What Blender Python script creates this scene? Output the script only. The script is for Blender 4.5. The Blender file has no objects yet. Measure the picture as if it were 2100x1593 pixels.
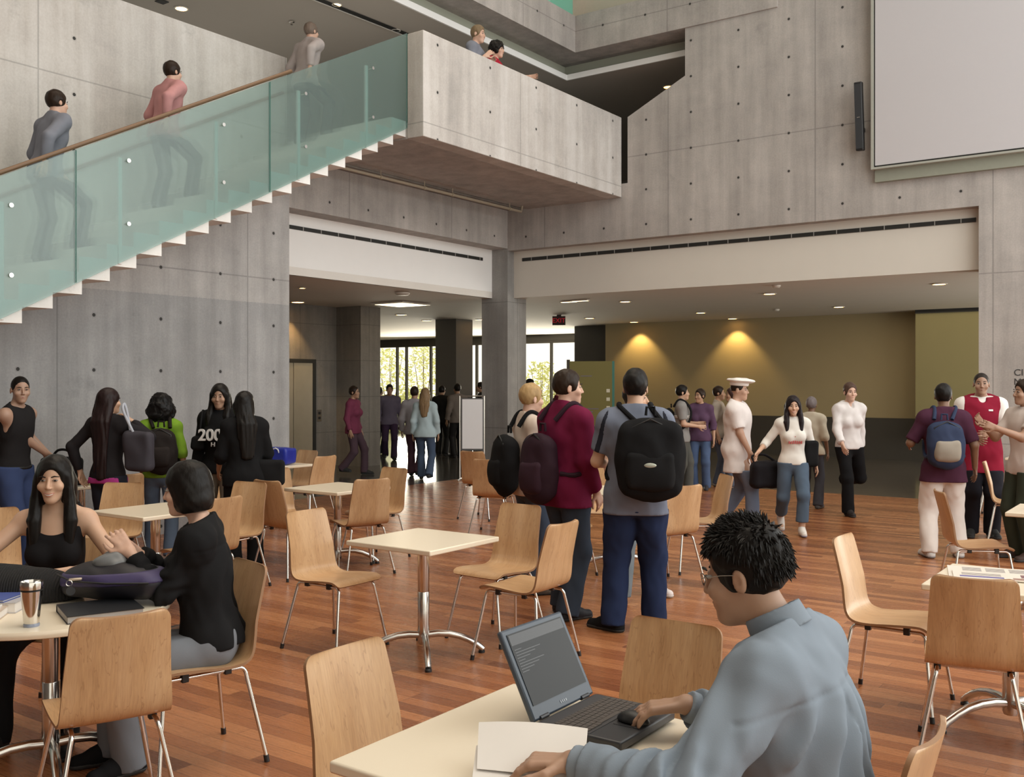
import bpy, math, random
import numpy as np
from mathutils import Vector, Matrix
random.seed(7)
SC = bpy.context.scene
COL = SC.collection
R = math.radians

# ---------------------------------------------------------------- camera, world, exposure
FPX, HZ, CX, EYE = 2040.0, 787.0, 1050.0, 1.70      # focal length and horizon of the photograph (2100 x 1593 px)
cam_d = bpy.data.cameras.new('camera')
cam_d.sensor_width = 36.0
cam_d.lens = 36.0 * FPX / 2100.0
cam_d.shift_y = (HZ - 796.5) / 2100.0
cam_d.clip_end = 300
cam = bpy.data.objects.new('camera', cam_d)
cam.location = (0, 0, EYE)
cam.rotation_euler = (R(90), 0, 0)
COL.objects.link(cam)
SC.camera = cam
SC.view_settings.view_transform = 'Standard'
SC.view_settings.look = 'None'
SC.view_settings.gamma = 1.0
SC.view_settings.use_curve_mapping = False
SC.view_settings.exposure = -0.16
try:
    SC.cycles.use_denoising = True
    SC.cycles.max_bounces = 8
    SC.cycles.diffuse_bounces = 4
    SC.cycles.transparent_max_bounces = 12
    SC.cycles.sample_clamp_indirect = 6.0
    SC.cycles.caustics_reflective = False
    SC.cycles.caustics_refractive = False
except Exception:
    pass
w = bpy.data.worlds.new('sky')
SC.world = w
w.use_nodes = True
wn = w.node_tree.nodes
wn['Background'].inputs[0].default_value = (1.0, 0.95, 0.82, 1)
wn['Background'].inputs[1].default_value = 1.5

# building grid: t runs along the far wall (to the right and nearer), s along the stair wall (away from the camera)
TH = R(35.5)
PA = np.array([math.sin(TH), math.cos(TH)])      # s direction
PB = np.array([math.cos(TH), -math.sin(TH)])     # t direction
P0 = np.array([-0.0812, 18.4])
def W(t, s, z=0.0):
    q = P0 + t * PB + s * PA
    return Vector((q[0], q[1], z))
def at_z(px, py, z):
    Y = (EYE - z) * FPX / (py - HZ)
    return Vector(((px - CX) / FPX * Y, Y, z))
def on_t(px, t):
    r = (px - CX) / FPX
    o = P0 + t * PB
    return (r * o[1] - o[0]) / (PA[0] - r * PA[1])
def on_s(px, s):
    r = (px - CX) / FPX
    o = P0 + s * PA
    return (r * o[1] - o[0]) / (PB[0] - r * PB[1])

def light(name, kind, loc, energy, color=(1, 1, 1), size=1.0, size_y=None, aim=None, spot=None, blend=0.5):
    d = bpy.data.lights.new(name, kind)
    d.energy = energy
    d.color = color
    if kind == 'AREA':
        d.size = size
        if size_y:
            d.shape = 'RECTANGLE'
            d.size_y = size_y
    elif kind == 'SUN':
        d.angle = size
    else:
        d.shadow_soft_size = size
    if spot:
        d.spot_size = spot
        d.spot_blend = blend
    o = bpy.data.objects.new(name, d)
    o.location = loc
    if aim is not None:
        o.rotation_euler = (Vector(aim) - Vector(loc)).to_track_quat('-Z', 'Y').to_euler()
    COL.objects.link(o)
    return o

# daylight of the atrium's tall glazed side and of its skylight, a warm bank of lamps over the seating
light('window_daylight', 'AREA', W(13.5, -6.0, 6.2), 770, (0.89, 0.95, 1.0), 13, 9, W(0, -7, 4.4))
_sk = light('skylight', 'AREA', W(6.0, -9.0, 11.8), 330, (1.0, 0.87, 0.70), 8, 12, W(5.8, -8.9, 0))
_sk.data.spread = R(105)
light('upper_ceiling_fill', 'AREA', W(-3.0, -5, 5.5), 34, (1.0, 0.93, 0.82), 4, 9, W(-2.9, -5, 8))  # added fill hidden behind the parapet, brightens the upper storey ceiling
light('sun', 'SUN', (0, 60, 40), 6.0, (1.0, 0.93, 0.75), R(1.0), aim=(6, 40, 0))

# ---------------------------------------------------------------- node helpers and materials
MATS = {}
class NT:
    def __init__(s, m):
        m.use_nodes = True
        s.t = m.node_tree
        s.n = s.t.nodes
        s.b = s.n['Principled BSDF']
        s.out = s.n['Material Output']
    def new(s, kind, **kw):
        x = s.n.new(kind)
        for k, v in kw.items():
            setattr(x, k, v)
        return x
    def link(s, a, b):
        s.t.links.new(a, b)
    def val(s, sock, v):
        if hasattr(v, 'is_linked') or isinstance(v, bpy.types.NodeSocket):
            s.link(v, sock)
        else:
            sock.default_value = v
    def math(s, op, a, b=0.0, c=None):
        x = s.new('ShaderNodeMath', operation=op)
        s.val(x.inputs[0], a)
        s.val(x.inputs[1], b)
        if c is not None:
            s.val(x.inputs[2], c)
        return x.outputs[0]
    def mix(s, f, a, b, mode='MIX'):
        x = s.new('ShaderNodeMix', data_type='RGBA', blend_type=mode)
        s.val(x.inputs[0], f)
        s.val(x.inputs[6], a)
        s.val(x.inputs[7], b)
        return x.outputs[2]
    def coord(s):
        return s.new('ShaderNodeTexCoord')
    def noise(s, vec, scale, detail=3.0, rough=0.55, stretch=None):
        if stretch:
            mp = s.new('ShaderNodeMapping')
            mp.inputs['Scale'].default_value = stretch
            s.link(vec, mp.inputs[0])
            vec = mp.outputs[0]
        x = s.new('ShaderNodeTexNoise')
        x.inputs['Scale'].default_value = scale
        x.inputs['Detail'].default_value = detail
        x.inputs['Roughness'].default_value = rough
        s.link(vec, x.inputs['Vector'])
        return x.outputs['Fac']
    def ramp(s, f, stops):
        x = s.new('ShaderNodeValToRGB')
        el = x.color_ramp.elements
        while len(el) < len(stops):
            el.new(0.5)
        for e, (p, c) in zip(el, stops):
            e.position = p
            e.color = c
        s.link(f, x.inputs[0])
        return x.outputs[0]
    def bump(s, h, strength=0.2, dist=0.01):
        x = s.new('ShaderNodeBump')
        x.inputs['Strength'].default_value = strength
        x.inputs['Distance'].default_value = dist
        s.link(h, x.inputs['Height'])
        s.link(x.outputs[0], s.b.inputs['Normal'])

def c4(c):
    return (c[0], c[1], c[2], 1.0)
def newmat(name):
    m = bpy.data.materials.new(name)
    MATS[name] = m
    return m, NT(m)

def plain(name, col, rough=0.5, metal=0.0, var=0.06, scale=18.0, bump=0.0, emit=None, spec=None):
    if name in MATS:
        return MATS[name]
    m, t = newmat(name)
    tc = t.coord()
    n = t.noise(tc.outputs['Object'], scale)
    a = c4([max(0, x * (1 - var)) for x in col])
    b = c4([min(1, x * (1 + var)) for x in col])
    t.link(t.mix(n, a, b), t.b.inputs['Base Color'])
    t.b.inputs['Roughness'].default_value = rough
    t.b.inputs['Metallic'].default_value = metal
    if spec is not None:
        t.b.inputs['Specular IOR Level'].default_value = spec
    if bump:
        t.bump(n, bump, 0.01)
    if emit:
        t.b.inputs['Emission Color'].default_value = c4(emit[0])
        t.b.inputs['Emission Strength'].default_value = emit[1]
    return m

def fabric(col, rough=0.9, var=0.10, scale=7.0):
    name = 'fabric_%02x%02x%02x' % tuple(int(255 * min(1, x)) for x in col) + ('_%d' % int(scale) if scale != 7.0 else '')
    if name in MATS:
        return MATS[name]
    m, t = newmat(name)
    tc = t.coord()
    n = t.noise(tc.outputs['Object'], scale, 2)
    a = c4([x * (1 - var) for x in col])
    b = c4([min(1, x * (1 + var)) for x in col])
    t.link(t.mix(n, a, b), t.b.inputs['Base Color'])
    t.b.inputs['Roughness'].default_value = rough
    t.b.inputs['Specular IOR Level'].default_value = 0.12
    f = t.noise(tc.outputs['Object'], 420, 1)
    t.bump(f, 0.15, 0.002)
    return m

def concrete(name, col, hole_u=0.82, hole_z=0.585, uo=0.0, zo=0.0, joint=2.46, jz=2.34, holes=True, pour=None):
    m, t = newmat(name)
    tc = t.coord()
    ob = tc.outputs['Object']
    sep = t.new('ShaderNodeSeparateXYZ'); t.link(ob, sep.inputs[0])
    nsep = t.new('ShaderNodeSeparateXYZ'); t.link(tc.outputs['Normal'], nsep.inputs[0])
    isx = t.math('GREATER_THAN', t.math('ABSOLUTE', nsep.outputs[0]), 0.5)
    isz = t.math('GREATER_THAN', t.math('ABSOLUTE', nsep.outputs[2]), 0.5)
    u = t.math('ADD', t.math('MULTIPLY', isx, sep.outputs[1]), t.math('MULTIPLY', t.math('SUBTRACT', 1.0, isx), sep.outputs[0]))
    z = sep.outputs[2]
    big = t.noise(ob, 0.55, 5, 0.6)
    mid = t.noise(ob, 3.2, 5, 0.65)
    fine = t.noise(ob, 45, 3)
    streak = t.noise(ob, 2.2, 4, 0.6, (2.2, 2.2, 0.16))
    base = t.ramp(big, [(0.25, c4([x * 0.80 for x in col])), (0.75, c4([min(1, x * 1.14) for x in col]))])
    base = t.mix(0.55, base, t.ramp(streak, [(0.3, (0.36, 0.35, 0.34, 1)), (0.7, (0.66, 0.65, 0.64, 1))]), 'OVERLAY')
    base = t.mix(0.35, base, t.ramp(mid, [(0.3, (0.36, 0.36, 0.37, 1)), (0.7, (0.62, 0.61, 0.6, 1))]), 'OVERLAY')
    base = t.mix(0.16, base, fine, 'OVERLAY')
    blot = t.ramp(t.noise(ob, 1.7, 6, 0.75), [(0.60, (0, 0, 0, 1)), (0.72, (1, 1, 1, 1))])
    base = t.mix(t.math('MULTIPLY', blot, 0.40), base, c4([x * 0.45 for x in col]))
    # board joints
    ju = t.math('ABSOLUTE', t.math('SUBTRACT', t.math('FRACT', t.math('DIVIDE', t.math('ADD', u, uo + 0.41), joint)), 0.5))
    jv = t.math('ABSOLUTE', t.math('SUBTRACT', t.math('FRACT', t.math('DIVIDE', t.math('ADD', z, zo + 0.29), jz)), 0.5))
    lines = t.math('MAXIMUM', t.math('LESS_THAN', ju, 0.009 / joint), t.math('LESS_THAN', jv, 0.008 / jz))
    lines = t.math('MULTIPLY', lines, t.math('SUBTRACT', 1.0, isz))
    base = t.mix(t.math('MULTIPLY', lines, 0.45), base, c4([x * 0.35 for x in col]))
    if holes:
        fu = t.math('MULTIPLY', t.math('SUBTRACT', t.math('FRACT', t.math('DIVIDE', t.math('ADD', u, uo), hole_u)), 0.5), hole_u)
        fz = t.math('MULTIPLY', t.math('SUBTRACT', t.math('FRACT', t.math('DIVIDE', t.math('ADD', z, zo), hole_z)), 0.5), hole_z)
        d = t.math('SQRT', t.math('ADD', t.math('MULTIPLY', fu, fu), t.math('MULTIPLY', fz, fz)))
        hol = t.math('MULTIPLY', t.math('LESS_THAN', d, 0.019), t.math('SUBTRACT', 1.0, isz))
        ring = t.math('MULTIPLY', t.math('LESS_THAN', d, 0.032), t.math('SUBTRACT', 1.0, isz))
        base = t.mix(t.math('MULTIPLY', ring, 0.25), base, c4([x * 0.5 for x in col]))
        base = t.mix(hol, base, (0.035, 0.033, 0.03, 1))
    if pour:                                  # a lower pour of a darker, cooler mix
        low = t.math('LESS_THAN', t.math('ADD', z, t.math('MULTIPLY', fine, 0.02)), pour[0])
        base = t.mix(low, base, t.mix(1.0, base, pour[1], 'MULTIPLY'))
    t.link(base, t.b.inputs['Base Color'])
    t.b.inputs['Roughness'].default_value = 0.72
    t.bump(mid, 0.12, 0.02)
    return m

CONC = concrete('concrete', (0.43, 0.405, 0.385))
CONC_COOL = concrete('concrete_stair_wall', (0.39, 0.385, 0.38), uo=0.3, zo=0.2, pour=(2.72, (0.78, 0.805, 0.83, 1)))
CONC_PALE = concrete('concrete_pale', (0.56, 0.535, 0.51), hole_u=1.15, hole_z=0.62, uo=0.18, zo=14.64, joint=3.45, jz=40)
CONC_DARK = concrete('concrete_dark', (0.30, 0.295, 0.285), holes=False, uo=0.5)

def wood_floor():
    m, t = newmat('plank_floor')
    tc = t.coord()
    sep = t.new('ShaderNodeSeparateXYZ'); t.link(tc.outputs['Object'], sep.inputs[0])
    pw, pl = 0.092, 1.5
    row = t.math('FLOOR', t.math('DIVIDE', sep.outputs[1], pw))
    wn1 = t.new('ShaderNodeTexWhiteNoise', noise_dimensions='1D'); t.link(row, wn1.inputs['W'])
    tt = t.math('ADD', t.math('DIVIDE', sep.outputs[0], pl), t.math('MULTIPLY', wn1.outputs[0], 7.3))
    colr = t.math('FLOOR', tt)
    cmb = t.new('ShaderNodeCombineXYZ'); t.link(row, cmb.inputs[0]); t.link(colr, cmb.inputs[1])
    wn2 = t.new('ShaderNodeTexWhiteNoise', noise_dimensions='2D'); t.link(cmb.outputs[0], wn2.inputs['Vector'])
    base = t.ramp(wn2.outputs[0], [(0.0, (0.185, 0.062, 0.025, 1)), (0.15, (0.255, 0.090, 0.035, 1)), (0.65, (0.350, 0.132, 0.052, 1)), (1.0, (0.430, 0.180, 0.075, 1))])
    g = t.noise(tc.outputs['Object'], 9, 5, 0.6, (0.55, 9.0, 1.0))
    base = t.mix(0.42, base, t.ramp(g, [(0.3, (0.32, 0.31, 0.30, 1)), (0.7, (0.66, 0.66, 0.66, 1))]), 'OVERLAY')
    fr = t.math('FRACT', t.math('DIVIDE', sep.outputs[1], pw))
    j = t.math('LESS_THAN', t.math('MINIMUM', fr, t.math('SUBTRACT', 1.0, fr)), 0.018)
    fe = t.math('FRACT', tt)
    j2 = t.math('LESS_THAN', t.math('MINIMUM', fe, t.math('SUBTRACT', 1.0, fe)), 0.0012)
    jj = t.math('MAXIMUM', j, j2)
    base = t.mix(t.math('MULTIPLY', jj, 0.55), base, (0.035, 0.016, 0.009, 1))
    t.link(base, t.b.inputs['Base Color'])
    rg = t.math('ADD', 0.20, t.math('MULTIPLY', g, 0.16))
    t.link(rg, t.b.inputs['Roughness'])
    t.bump(t.math('SUBTRACT', g, t.math('MULTIPLY', jj, 0.8)), 0.05, 0.004)
    return m

def plywood():
    m, t = newmat('birch_plywood')
    tc = t.coord()
    oi = t.new('ShaderNodeObjectInfo')
    add = t.new('ShaderNodeVectorMath', operation='ADD')
    t.link(tc.outputs['Object'], add.inputs[0])
    sc = t.new('ShaderNodeVectorMath', operation='SCALE')
    cb = t.new('ShaderNodeCombineXYZ')
    for i in range(3):
        t.link(oi.outputs['Random'], cb.inputs[i])
    t.link(cb.outputs[0], sc.inputs[0]); sc.inputs['Scale'].default_value = 13.0
    t.link(sc.outputs[0], add.inputs[1])
    v = add.outputs[0]
    g = t.noise(v, 3.2, 4, 0.55, (3.6, 0.55, 0.55))
    f = t.noise(v, 30, 3, 0.6, (6.0, 0.5, 0.5))
    base = t.ramp(g, [(0.25, (0.44, 0.255, 0.125, 1)), (0.5, (0.545, 0.340, 0.180, 1)), (0.75, (0.60, 0.395, 0.225, 1))])
    base = t.mix(0.25, base, f, 'OVERLAY')
    rings = t.math('PINGPONG', t.math('MULTIPLY', g, 9.0), 0.5)
    base = t.mix(t.math('MULTIPLY', t.math('LESS_THAN', rings, 0.035), 0.30), base, (0.26, 0.13, 0.06, 1))
    t.link(base, t.b.inputs['Base Color'])
    t.b.inputs['Roughness'].default_value = 0.30
    t.bump(f, 0.03, 0.003)
    return m

WOODFLOOR = wood_floor()
PLY = plywood()
PLY_EDGE = plain('plywood_edge', (0.30, 0.165, 0.085), 0.5)
CHROME = plain('brushed_steel', (0.66, 0.64, 0.61), 0.20, 1.0, 0.03)
STEEL = plain('chrome_tube', (0.72, 0.70, 0.67), 0.12, 1.0, 0.02)
BLACKP = plain('black_plastic', (0.012, 0.012, 0.013), 0.42)
LAMINATE = plain('cream_laminate', (0.80, 0.70, 0.55), 0.28, 0, 0.02, 300)
LAMEDGE = plain('laminate_edge', (0.72, 0.64, 0.53), 0.4, 0, 0.02)
STONE = plain('dark_stone_floor', (0.085, 0.078, 0.070), 0.13, 0, 0.35, 2.5)
STONE.node_tree.nodes['Principled BSDF'].inputs['IOR'].default_value = 1.9
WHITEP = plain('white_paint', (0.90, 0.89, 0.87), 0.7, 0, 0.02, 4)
WHITEP_SHADE = plain('white_paint_shaded', (0.70, 0.66, 0.59), 0.7, 0, 0.02, 4)  # same white paint as the left band, its dimmer light mixed into the colour
CEILP = plain('ceiling_paint', (0.74, 0.69, 0.62), 0.8, 0, 0.03, 2)
TAUPE = plain('taupe_ceiling_paint', (0.52, 0.475, 0.42), 0.8, 0, 0.03, 2)
GREENP = plain('green_grey_paint', (0.36, 0.37, 0.30), 0.75, 0, 0.05, 2)
OCHRE = plain('ochre_paint', (0.40, 0.33, 0.19), 0.75, 0, 0.04, 2)
OLIVE = plain('olive_paint', (0.27, 0.24, 0.115), 0.75, 0, 0.04, 2)
DARKP = plain('dark_wainscot', (0.055, 0.05, 0.043), 0.5, 0, 0.1, 3)
GRILLE = plain('dark_slot', (0.02, 0.02, 0.018), 0.6)
# ---------------------------------------------------------------- mesh helpers
class MB:
    """collects shapes, then links them as ONE mesh object"""
    def __init__(s):
        s.v = []; s.f = []; s.m = []
    def add(s, vs, fs, mi=0):
        o = len(s.v)
        s.v += [tuple(x) for x in vs]
        for f in fs:
            s.f.append(tuple(o + i for i in f)); s.m.append(mi)
        return s
    def box(s, x0, x1, y0, y1, z0, z1, mi=0):
        x0, x1 = min(x0, x1), max(x0, x1); y0, y1 = min(y0, y1), max(y0, y1); z0, z1 = min(z0, z1), max(z0, z1)
        v = [(x0, y0, z0), (x1, y0, z0), (x1, y1, z0), (x0, y1, z0), (x0, y0, z1), (x1, y0, z1), (x1, y1, z1), (x0, y1, z1)]
        return s.add(v, [(3, 2, 1, 0), (4, 5, 6, 7), (0, 1, 5, 4), (1, 2, 6, 5), (2, 3, 7, 6), (3, 0, 4, 7)], mi)
    def prism(s, pts, d, axis, mi=0):
        """polygon extruded from its plane by vector d; pts 3-D, counter-clockwise seen against d"""
        n = len(pts)
        a = [Vector(p) for p in pts]
        d = Vector(d)
        v = a + [p + d for p in a]
        fs = [tuple(range(n))[::-1], tuple(range(n, 2 * n))]
        for i in range(n):
            j = (i + 1) % n
            fs.append((i, j, n + j, n + i))
        return s.add(v, fs, mi)
    def tube(s, pts, r, seg=10, mi=0, cap=True, closed=False):
        pts = [Vector(p) for p in pts]
        n = len(pts)
        rs = r if isinstance(r, (list, tuple)) else [r] * n
        rings = []
        up = None
        for i, p in enumerate(pts):
            a = pts[(i - 1) % n] if (i or closed) else p
            b = pts[(i + 1) % n] if (i < n - 1 or closed) else p
            d = (b - a)
            d = d.normalized() if d.length > 1e-9 else Vector((0, 0, 1))
            if up is None:
                up = Vector((0, 0, 1)) if abs(d.z) < 0.9 else Vector((1, 0, 0))
            x = d.cross(up)
            x = x.normalized() if x.length > 1e-6 else d.orthogonal().normalized()
            y = x.cross(d).normalized(); up = y
            rings.append([p + rs[i] * (math.cos(2 * math.pi * k / seg) * x + math.sin(2 * math.pi * k / seg) * y) for k in range(seg)])
        v = [q for ring in rings for q in ring]
        fs = []
        m = n if closed else n - 1
        for i in range(m):
            j = (i + 1) % n
            for k in range(seg):
                l = (k + 1) % seg
                fs.append((i * seg + k, i * seg + l, j * seg + l, j * seg + k))
        if cap and not closed:
            fs.append(tuple(range(seg))[::-1])
            fs.append(tuple((n - 1) * seg + k for k in range(seg)))
        return s.add(v, fs, mi)
    def lathe(s, prof, c=(0, 0, 0), seg=32, mi=0):
        c = Vector(c)
        v = []; fs = []
        n = len(prof)
        for k in range(seg):
            a = 2 * math.pi * k / seg
            for r, z in prof:
                v.append(c + Vector((r * math.cos(a), r * math.sin(a), z)))
        for k in range(seg):
            l = (k + 1) % seg
            for i in range(n - 1):
                fs.append((k * n + i, l * n + i, l * n + i + 1, k * n + i + 1))
        if prof[0][0] > 1e-6:
            fs.append(tuple(k * n for k in range(seg))[::-1])
        if prof[-1][0] > 1e-6:
            fs.append(tuple(k * n + n - 1 for k in range(seg)))
        return s.add(v, fs, mi)
    def ball(s, c, r, seg=16, rings=10, mi=0):
        r = (r, r, r) if isinstance(r, (int, float)) else r
        c = Vector(c)
        v = [c + Vector((0, 0, r[2]))]
        for i in range(1, rings):
            a = math.pi * i / rings
            for k in range(seg):
                b = 2 * math.pi * k / seg
                v.append(c + Vector((r[0] * math.sin(a) * math.cos(b), r[1] * math.sin(a) * math.sin(b), r[2] * math.cos(a))))
        v.append(c - Vector((0, 0, r[2])))
        fs = []
        for k in range(seg):
            fs.append((0, 1 + k, 1 + (k + 1) % seg))
        for i in range(rings - 2):
            for k in range(seg):
                l = (k + 1) % seg
                fs.append((1 + i * seg + k, 1 + (i + 1) * seg + k, 1 + (i + 1) * seg + l, 1 + i * seg + l))
        e = len(v) - 1; o = 1 + (rings - 2) * seg
        for k in range(seg):
            fs.append((o + k, e, o + (k + 1) % seg))
        return s.add(v, fs, mi)
    def build(s, name, mats, parent=None, loc=None, rz=None, smooth=False, bevel=0.0, segs=2):
        me = bpy.data.meshes.new(name)
        me.from_pydata(s.v, [], s.f)
        mats = mats if isinstance(mats, (list, tuple)) else [mats]
        for m in mats:
            me.materials.append(m)
        if len(mats) > 1:
            me.polygons.foreach_set('material_index', s.m)
        me.update()
        o = bpy.data.objects.new(name, me)
        COL.objects.link(o)
        if parent is not None:
            o.parent = parent
        if loc is not None:
            o.location = loc
        if rz is not None:
            o.rotation_euler = (0, 0, rz)
        if bevel:
            md = o.modifiers.new('bevel', 'BEVEL'); md.width = bevel; md.segments = segs; md.limit_method = 'ANGLE'; md.angle_limit = R(40)
            smooth = True
        if smooth:
            me.polygons.foreach_set('use_smooth', [True] * len(me.polygons))
            try:
                me.set_sharp_from_angle(angle=R(42))
            except Exception:
                pass
        return o

def tag(o, label=None, cat=None, group=None, kind=None):
    if label: o['label'] = label
    if cat: o['category'] = cat
    if group: o['group'] = group
    if kind: o['kind'] = kind
    return o
def empty(name, loc=(0, 0, 0), rz=0.0, label=None, cat=None, group=None, kind=None):
    o = bpy.data.objects.new(name, None)
    o.empty_display_size = 0.2
    o.location = loc
    o.rotation_euler = (0, 0, rz)
    COL.objects.link(o)
    return tag(o, label, cat, group, kind)
def copy_tree(o, parent=None):
    c = o.copy()
    COL.objects.link(c)
    c.parent = parent
    for ch in list(o.children):
        copy_tree(ch, c)
    return c

GRID_LOC = (P0[0], P0[1], 0.0)
GRID_RZ = -TH
def G(mb, name, mat, label=None, cat=None, kind='structure', parent=None, bevel=0.0, smooth=False, group=None):
    """an object laid on the building grid: local x = t, y = s"""
    o = mb.build(name, mat, parent, None if parent else GRID_LOC, None if parent else GRID_RZ, smooth, bevel)
    if not parent:
        tag(o, label, cat, group, kind)
    return o
def gbox(name, mat, t0, t1, s0, s1, z0, z1, label=None, cat=None, kind='structure', parent=None, bevel=0.0, group=None):
    return G(MB().box(t0, t1, s0, s1, z0, z1), name, mat, label, cat, kind, parent, bevel, group=group)

def text_mesh(name, body, size, mat, parent=None, loc=(0, 0, 0), rot=(0, 0, 0), extrude=0.001, align='CENTER', bold=0.0):
    cu = bpy.data.curves.new(name, 'FONT')
    cu.body = body; cu.size = size; cu.extrude = extrude; cu.align_x = align; cu.align_y = 'CENTER'; cu.offset = bold
    tmp = bpy.data.objects.new(name + '_tmp', cu)
    COL.objects.link(tmp)
    dg = bpy.context.evaluated_depsgraph_get()
    me = bpy.data.meshes.new_from_object(tmp.evaluated_get(dg))
    bpy.data.objects.remove(tmp)
    me.materials.clear(); me.materials.append(mat)
    o = bpy.data.objects.new(name, me)
    COL.objects.link(o)
    if parent: o.parent = parent
    o.location = loc; o.rotation_euler = rot
    return o

# ---------------------------------------------------------------- smooth solids: distance fields turned into meshes
def V3(*a):
    return np.array(a, float)
def rc(p, a, b, ra, rb):
    a = np.asarray(a, float); ba = np.asarray(b, float) - a; pa = p - a
    h = np.clip(pa @ ba / max(ba @ ba, 1e-12), 0, 1)
    q = pa - h[:, None] * ba
    return np.sqrt(np.einsum('ij,ij->i', q, q)) - (ra + (rb - ra) * h)
def ell(p, c, r, M=None):
    q = p - np.asarray(c, float)
    if M is not None: q = q @ M
    r = np.asarray(r, float)
    a = q / r; b = a / r
    k0 = np.sqrt(np.einsum('ij,ij->i', a, a)); k1 = np.sqrt(np.einsum('ij,ij->i', b, b))
    return k0 * (k0 - 1) / np.maximum(k1, 1e-9)
def rbox(p, c, hs, r, M=None):
    q = p - np.asarray(c, float)
    if M is not None: q = q @ M
    d = np.abs(q) - (np.asarray(hs, float) - r)
    return np.linalg.norm(np.maximum(d, 0), axis=1) + np.minimum(d.max(axis=1), 0) - r
def smin(a, b, k=0.03):
    h = np.clip(0.5 + 0.5 * (b - a) / k, 0, 1)
    return b + (a - b) * h - k * h * (1 - h)
def ssub(a, b, k=0.01):
    return -smin(-a, b, k)
def wav(p, f, seed=0.0):
    x, y, z = p[:, 0] * f + seed, p[:, 1] * f + 1.7 * seed, p[:, 2] * f - seed
    return (np.sin(x + 1.9 * np.sin(0.61 * z + 0.4 * y)) * np.sin(y * 1.13 + 1.3 * np.sin(0.8 * x)) + 0.6 * np.sin(z * 0.9 + 1.7 * np.sin(1.1 * y + 0.5 * x))) / 1.6

def polygonize(fn, lo, hi, h):
    lo = np.asarray(lo, float); hi = np.asarray(hi, float)
    c = 5
    n = np.ceil((hi - lo) / (h * c)).astype(int) + 1
    N = n * c
    ax = [lo[i] + (np.arange(n[i]) * c + (c - 1) / 2.0) * h for i in range(3)]
    g = np.stack(np.meshgrid(*ax, indexing='ij'), -1).reshape(-1, 3)
    dc = fn(g).reshape(n)
    val = np.repeat(np.repeat(np.repeat(dc, c, 0), c, 1), c, 2)
    near = np.repeat(np.repeat(np.repeat(np.abs(dc) < h * c * 1.45, c, 0), c, 1), c, 2)
    idx = np.argwhere(near)
    pts = lo + idx * h
    out = np.empty(len(pts))
    for i in range(0, len(pts), 200000):
        out[i:i + 200000] = fn(pts[i:i + 200000])
    val[near] = out
    val[0] = val[-1] = 1; val[:, 0] = val[:, -1] = 1; val[:, :, 0] = val[:, :, -1] = 1
    sg = val < 0
    cs = sg[:-1, :-1, :-1].astype(np.int8)
    tot = np.zeros(np.array(sg.shape) - 1, np.int8)
    offs = [(i, j, k) for i in (0, 1) for j in (0, 1) for k in (0, 1)]
    S = np.array(sg.shape) - 1
    for o in offs:
        tot += sg[o[0]:o[0] + S[0], o[1]:o[1] + S[1], o[2]:o[2] + S[2]]
    act = (tot > 0) & (tot < 8)
    ids = np.full(act.shape, -1, np.int64)
    cells = np.argwhere(act)
    ids[act] = np.arange(len(cells))
    acc = np.zeros((len(cells), 3)); cnt = np.zeros(len(cells))
    for axis in range(3):
        for o in offs:
            if o[axis]: continue
            o2 = list(o); o2[axis] = 1
            A = val[cells[:, 0] + o[0], cells[:, 1] + o[1], cells[:, 2] + o[2]]
            B = val[cells[:, 0] + o2[0], cells[:, 1] + o2[1], cells[:, 2] + o2[2]]
            cr = (A < 0) != (B < 0)
            tt = np.zeros(len(A)); tt[cr] = A[cr] / (A[cr] - B[cr])
            q = np.tile(np.array(o, float), (len(A), 1)); q[:, axis] = tt
            acc[cr] += q[cr]; cnt[cr] += 1
    verts = lo + (cells + acc / np.maximum(cnt, 1)[:, None]) * h
    faces = []
    for axis in range(3):
        b_, c_ = (axis + 1) % 3, (axis + 2) % 3
        a0 = np.swapaxes(np.swapaxes(sg, 0, axis), 0, 0)
        sl0 = [slice(None)] * 3; sl1 = [slice(None)] * 3
        sl0[axis] = slice(0, -1); sl1[axis] = slice(1, None)
        for q in (b_, c_):
            sl0[q] = slice(1, -1); sl1[q] = slice(1, -1)
        e0 = sg[tuple(sl0)]; e1 = sg[tuple(sl1)]
        E = np.argwhere(e0 != e1)
        if not len(E): continue
        flip = e0[tuple(E.T)]
        E = E.copy(); E[:, b_] += 1; E[:, c_] += 1
        def cell(db, dc_):
            X = E.copy(); X[:, b_] += db; X[:, c_] += dc_
            return ids[X[:, 0], X[:, 1], X[:, 2]]
        q = np.stack([cell(-1, -1), cell(0, -1), cell(0, 0), cell(-1, 0)], 1)
        q[~flip] = q[~flip][:, ::-1]
        faces.append(q)
    return verts, np.concatenate(faces) if faces else np.zeros((0, 4), int)

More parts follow.
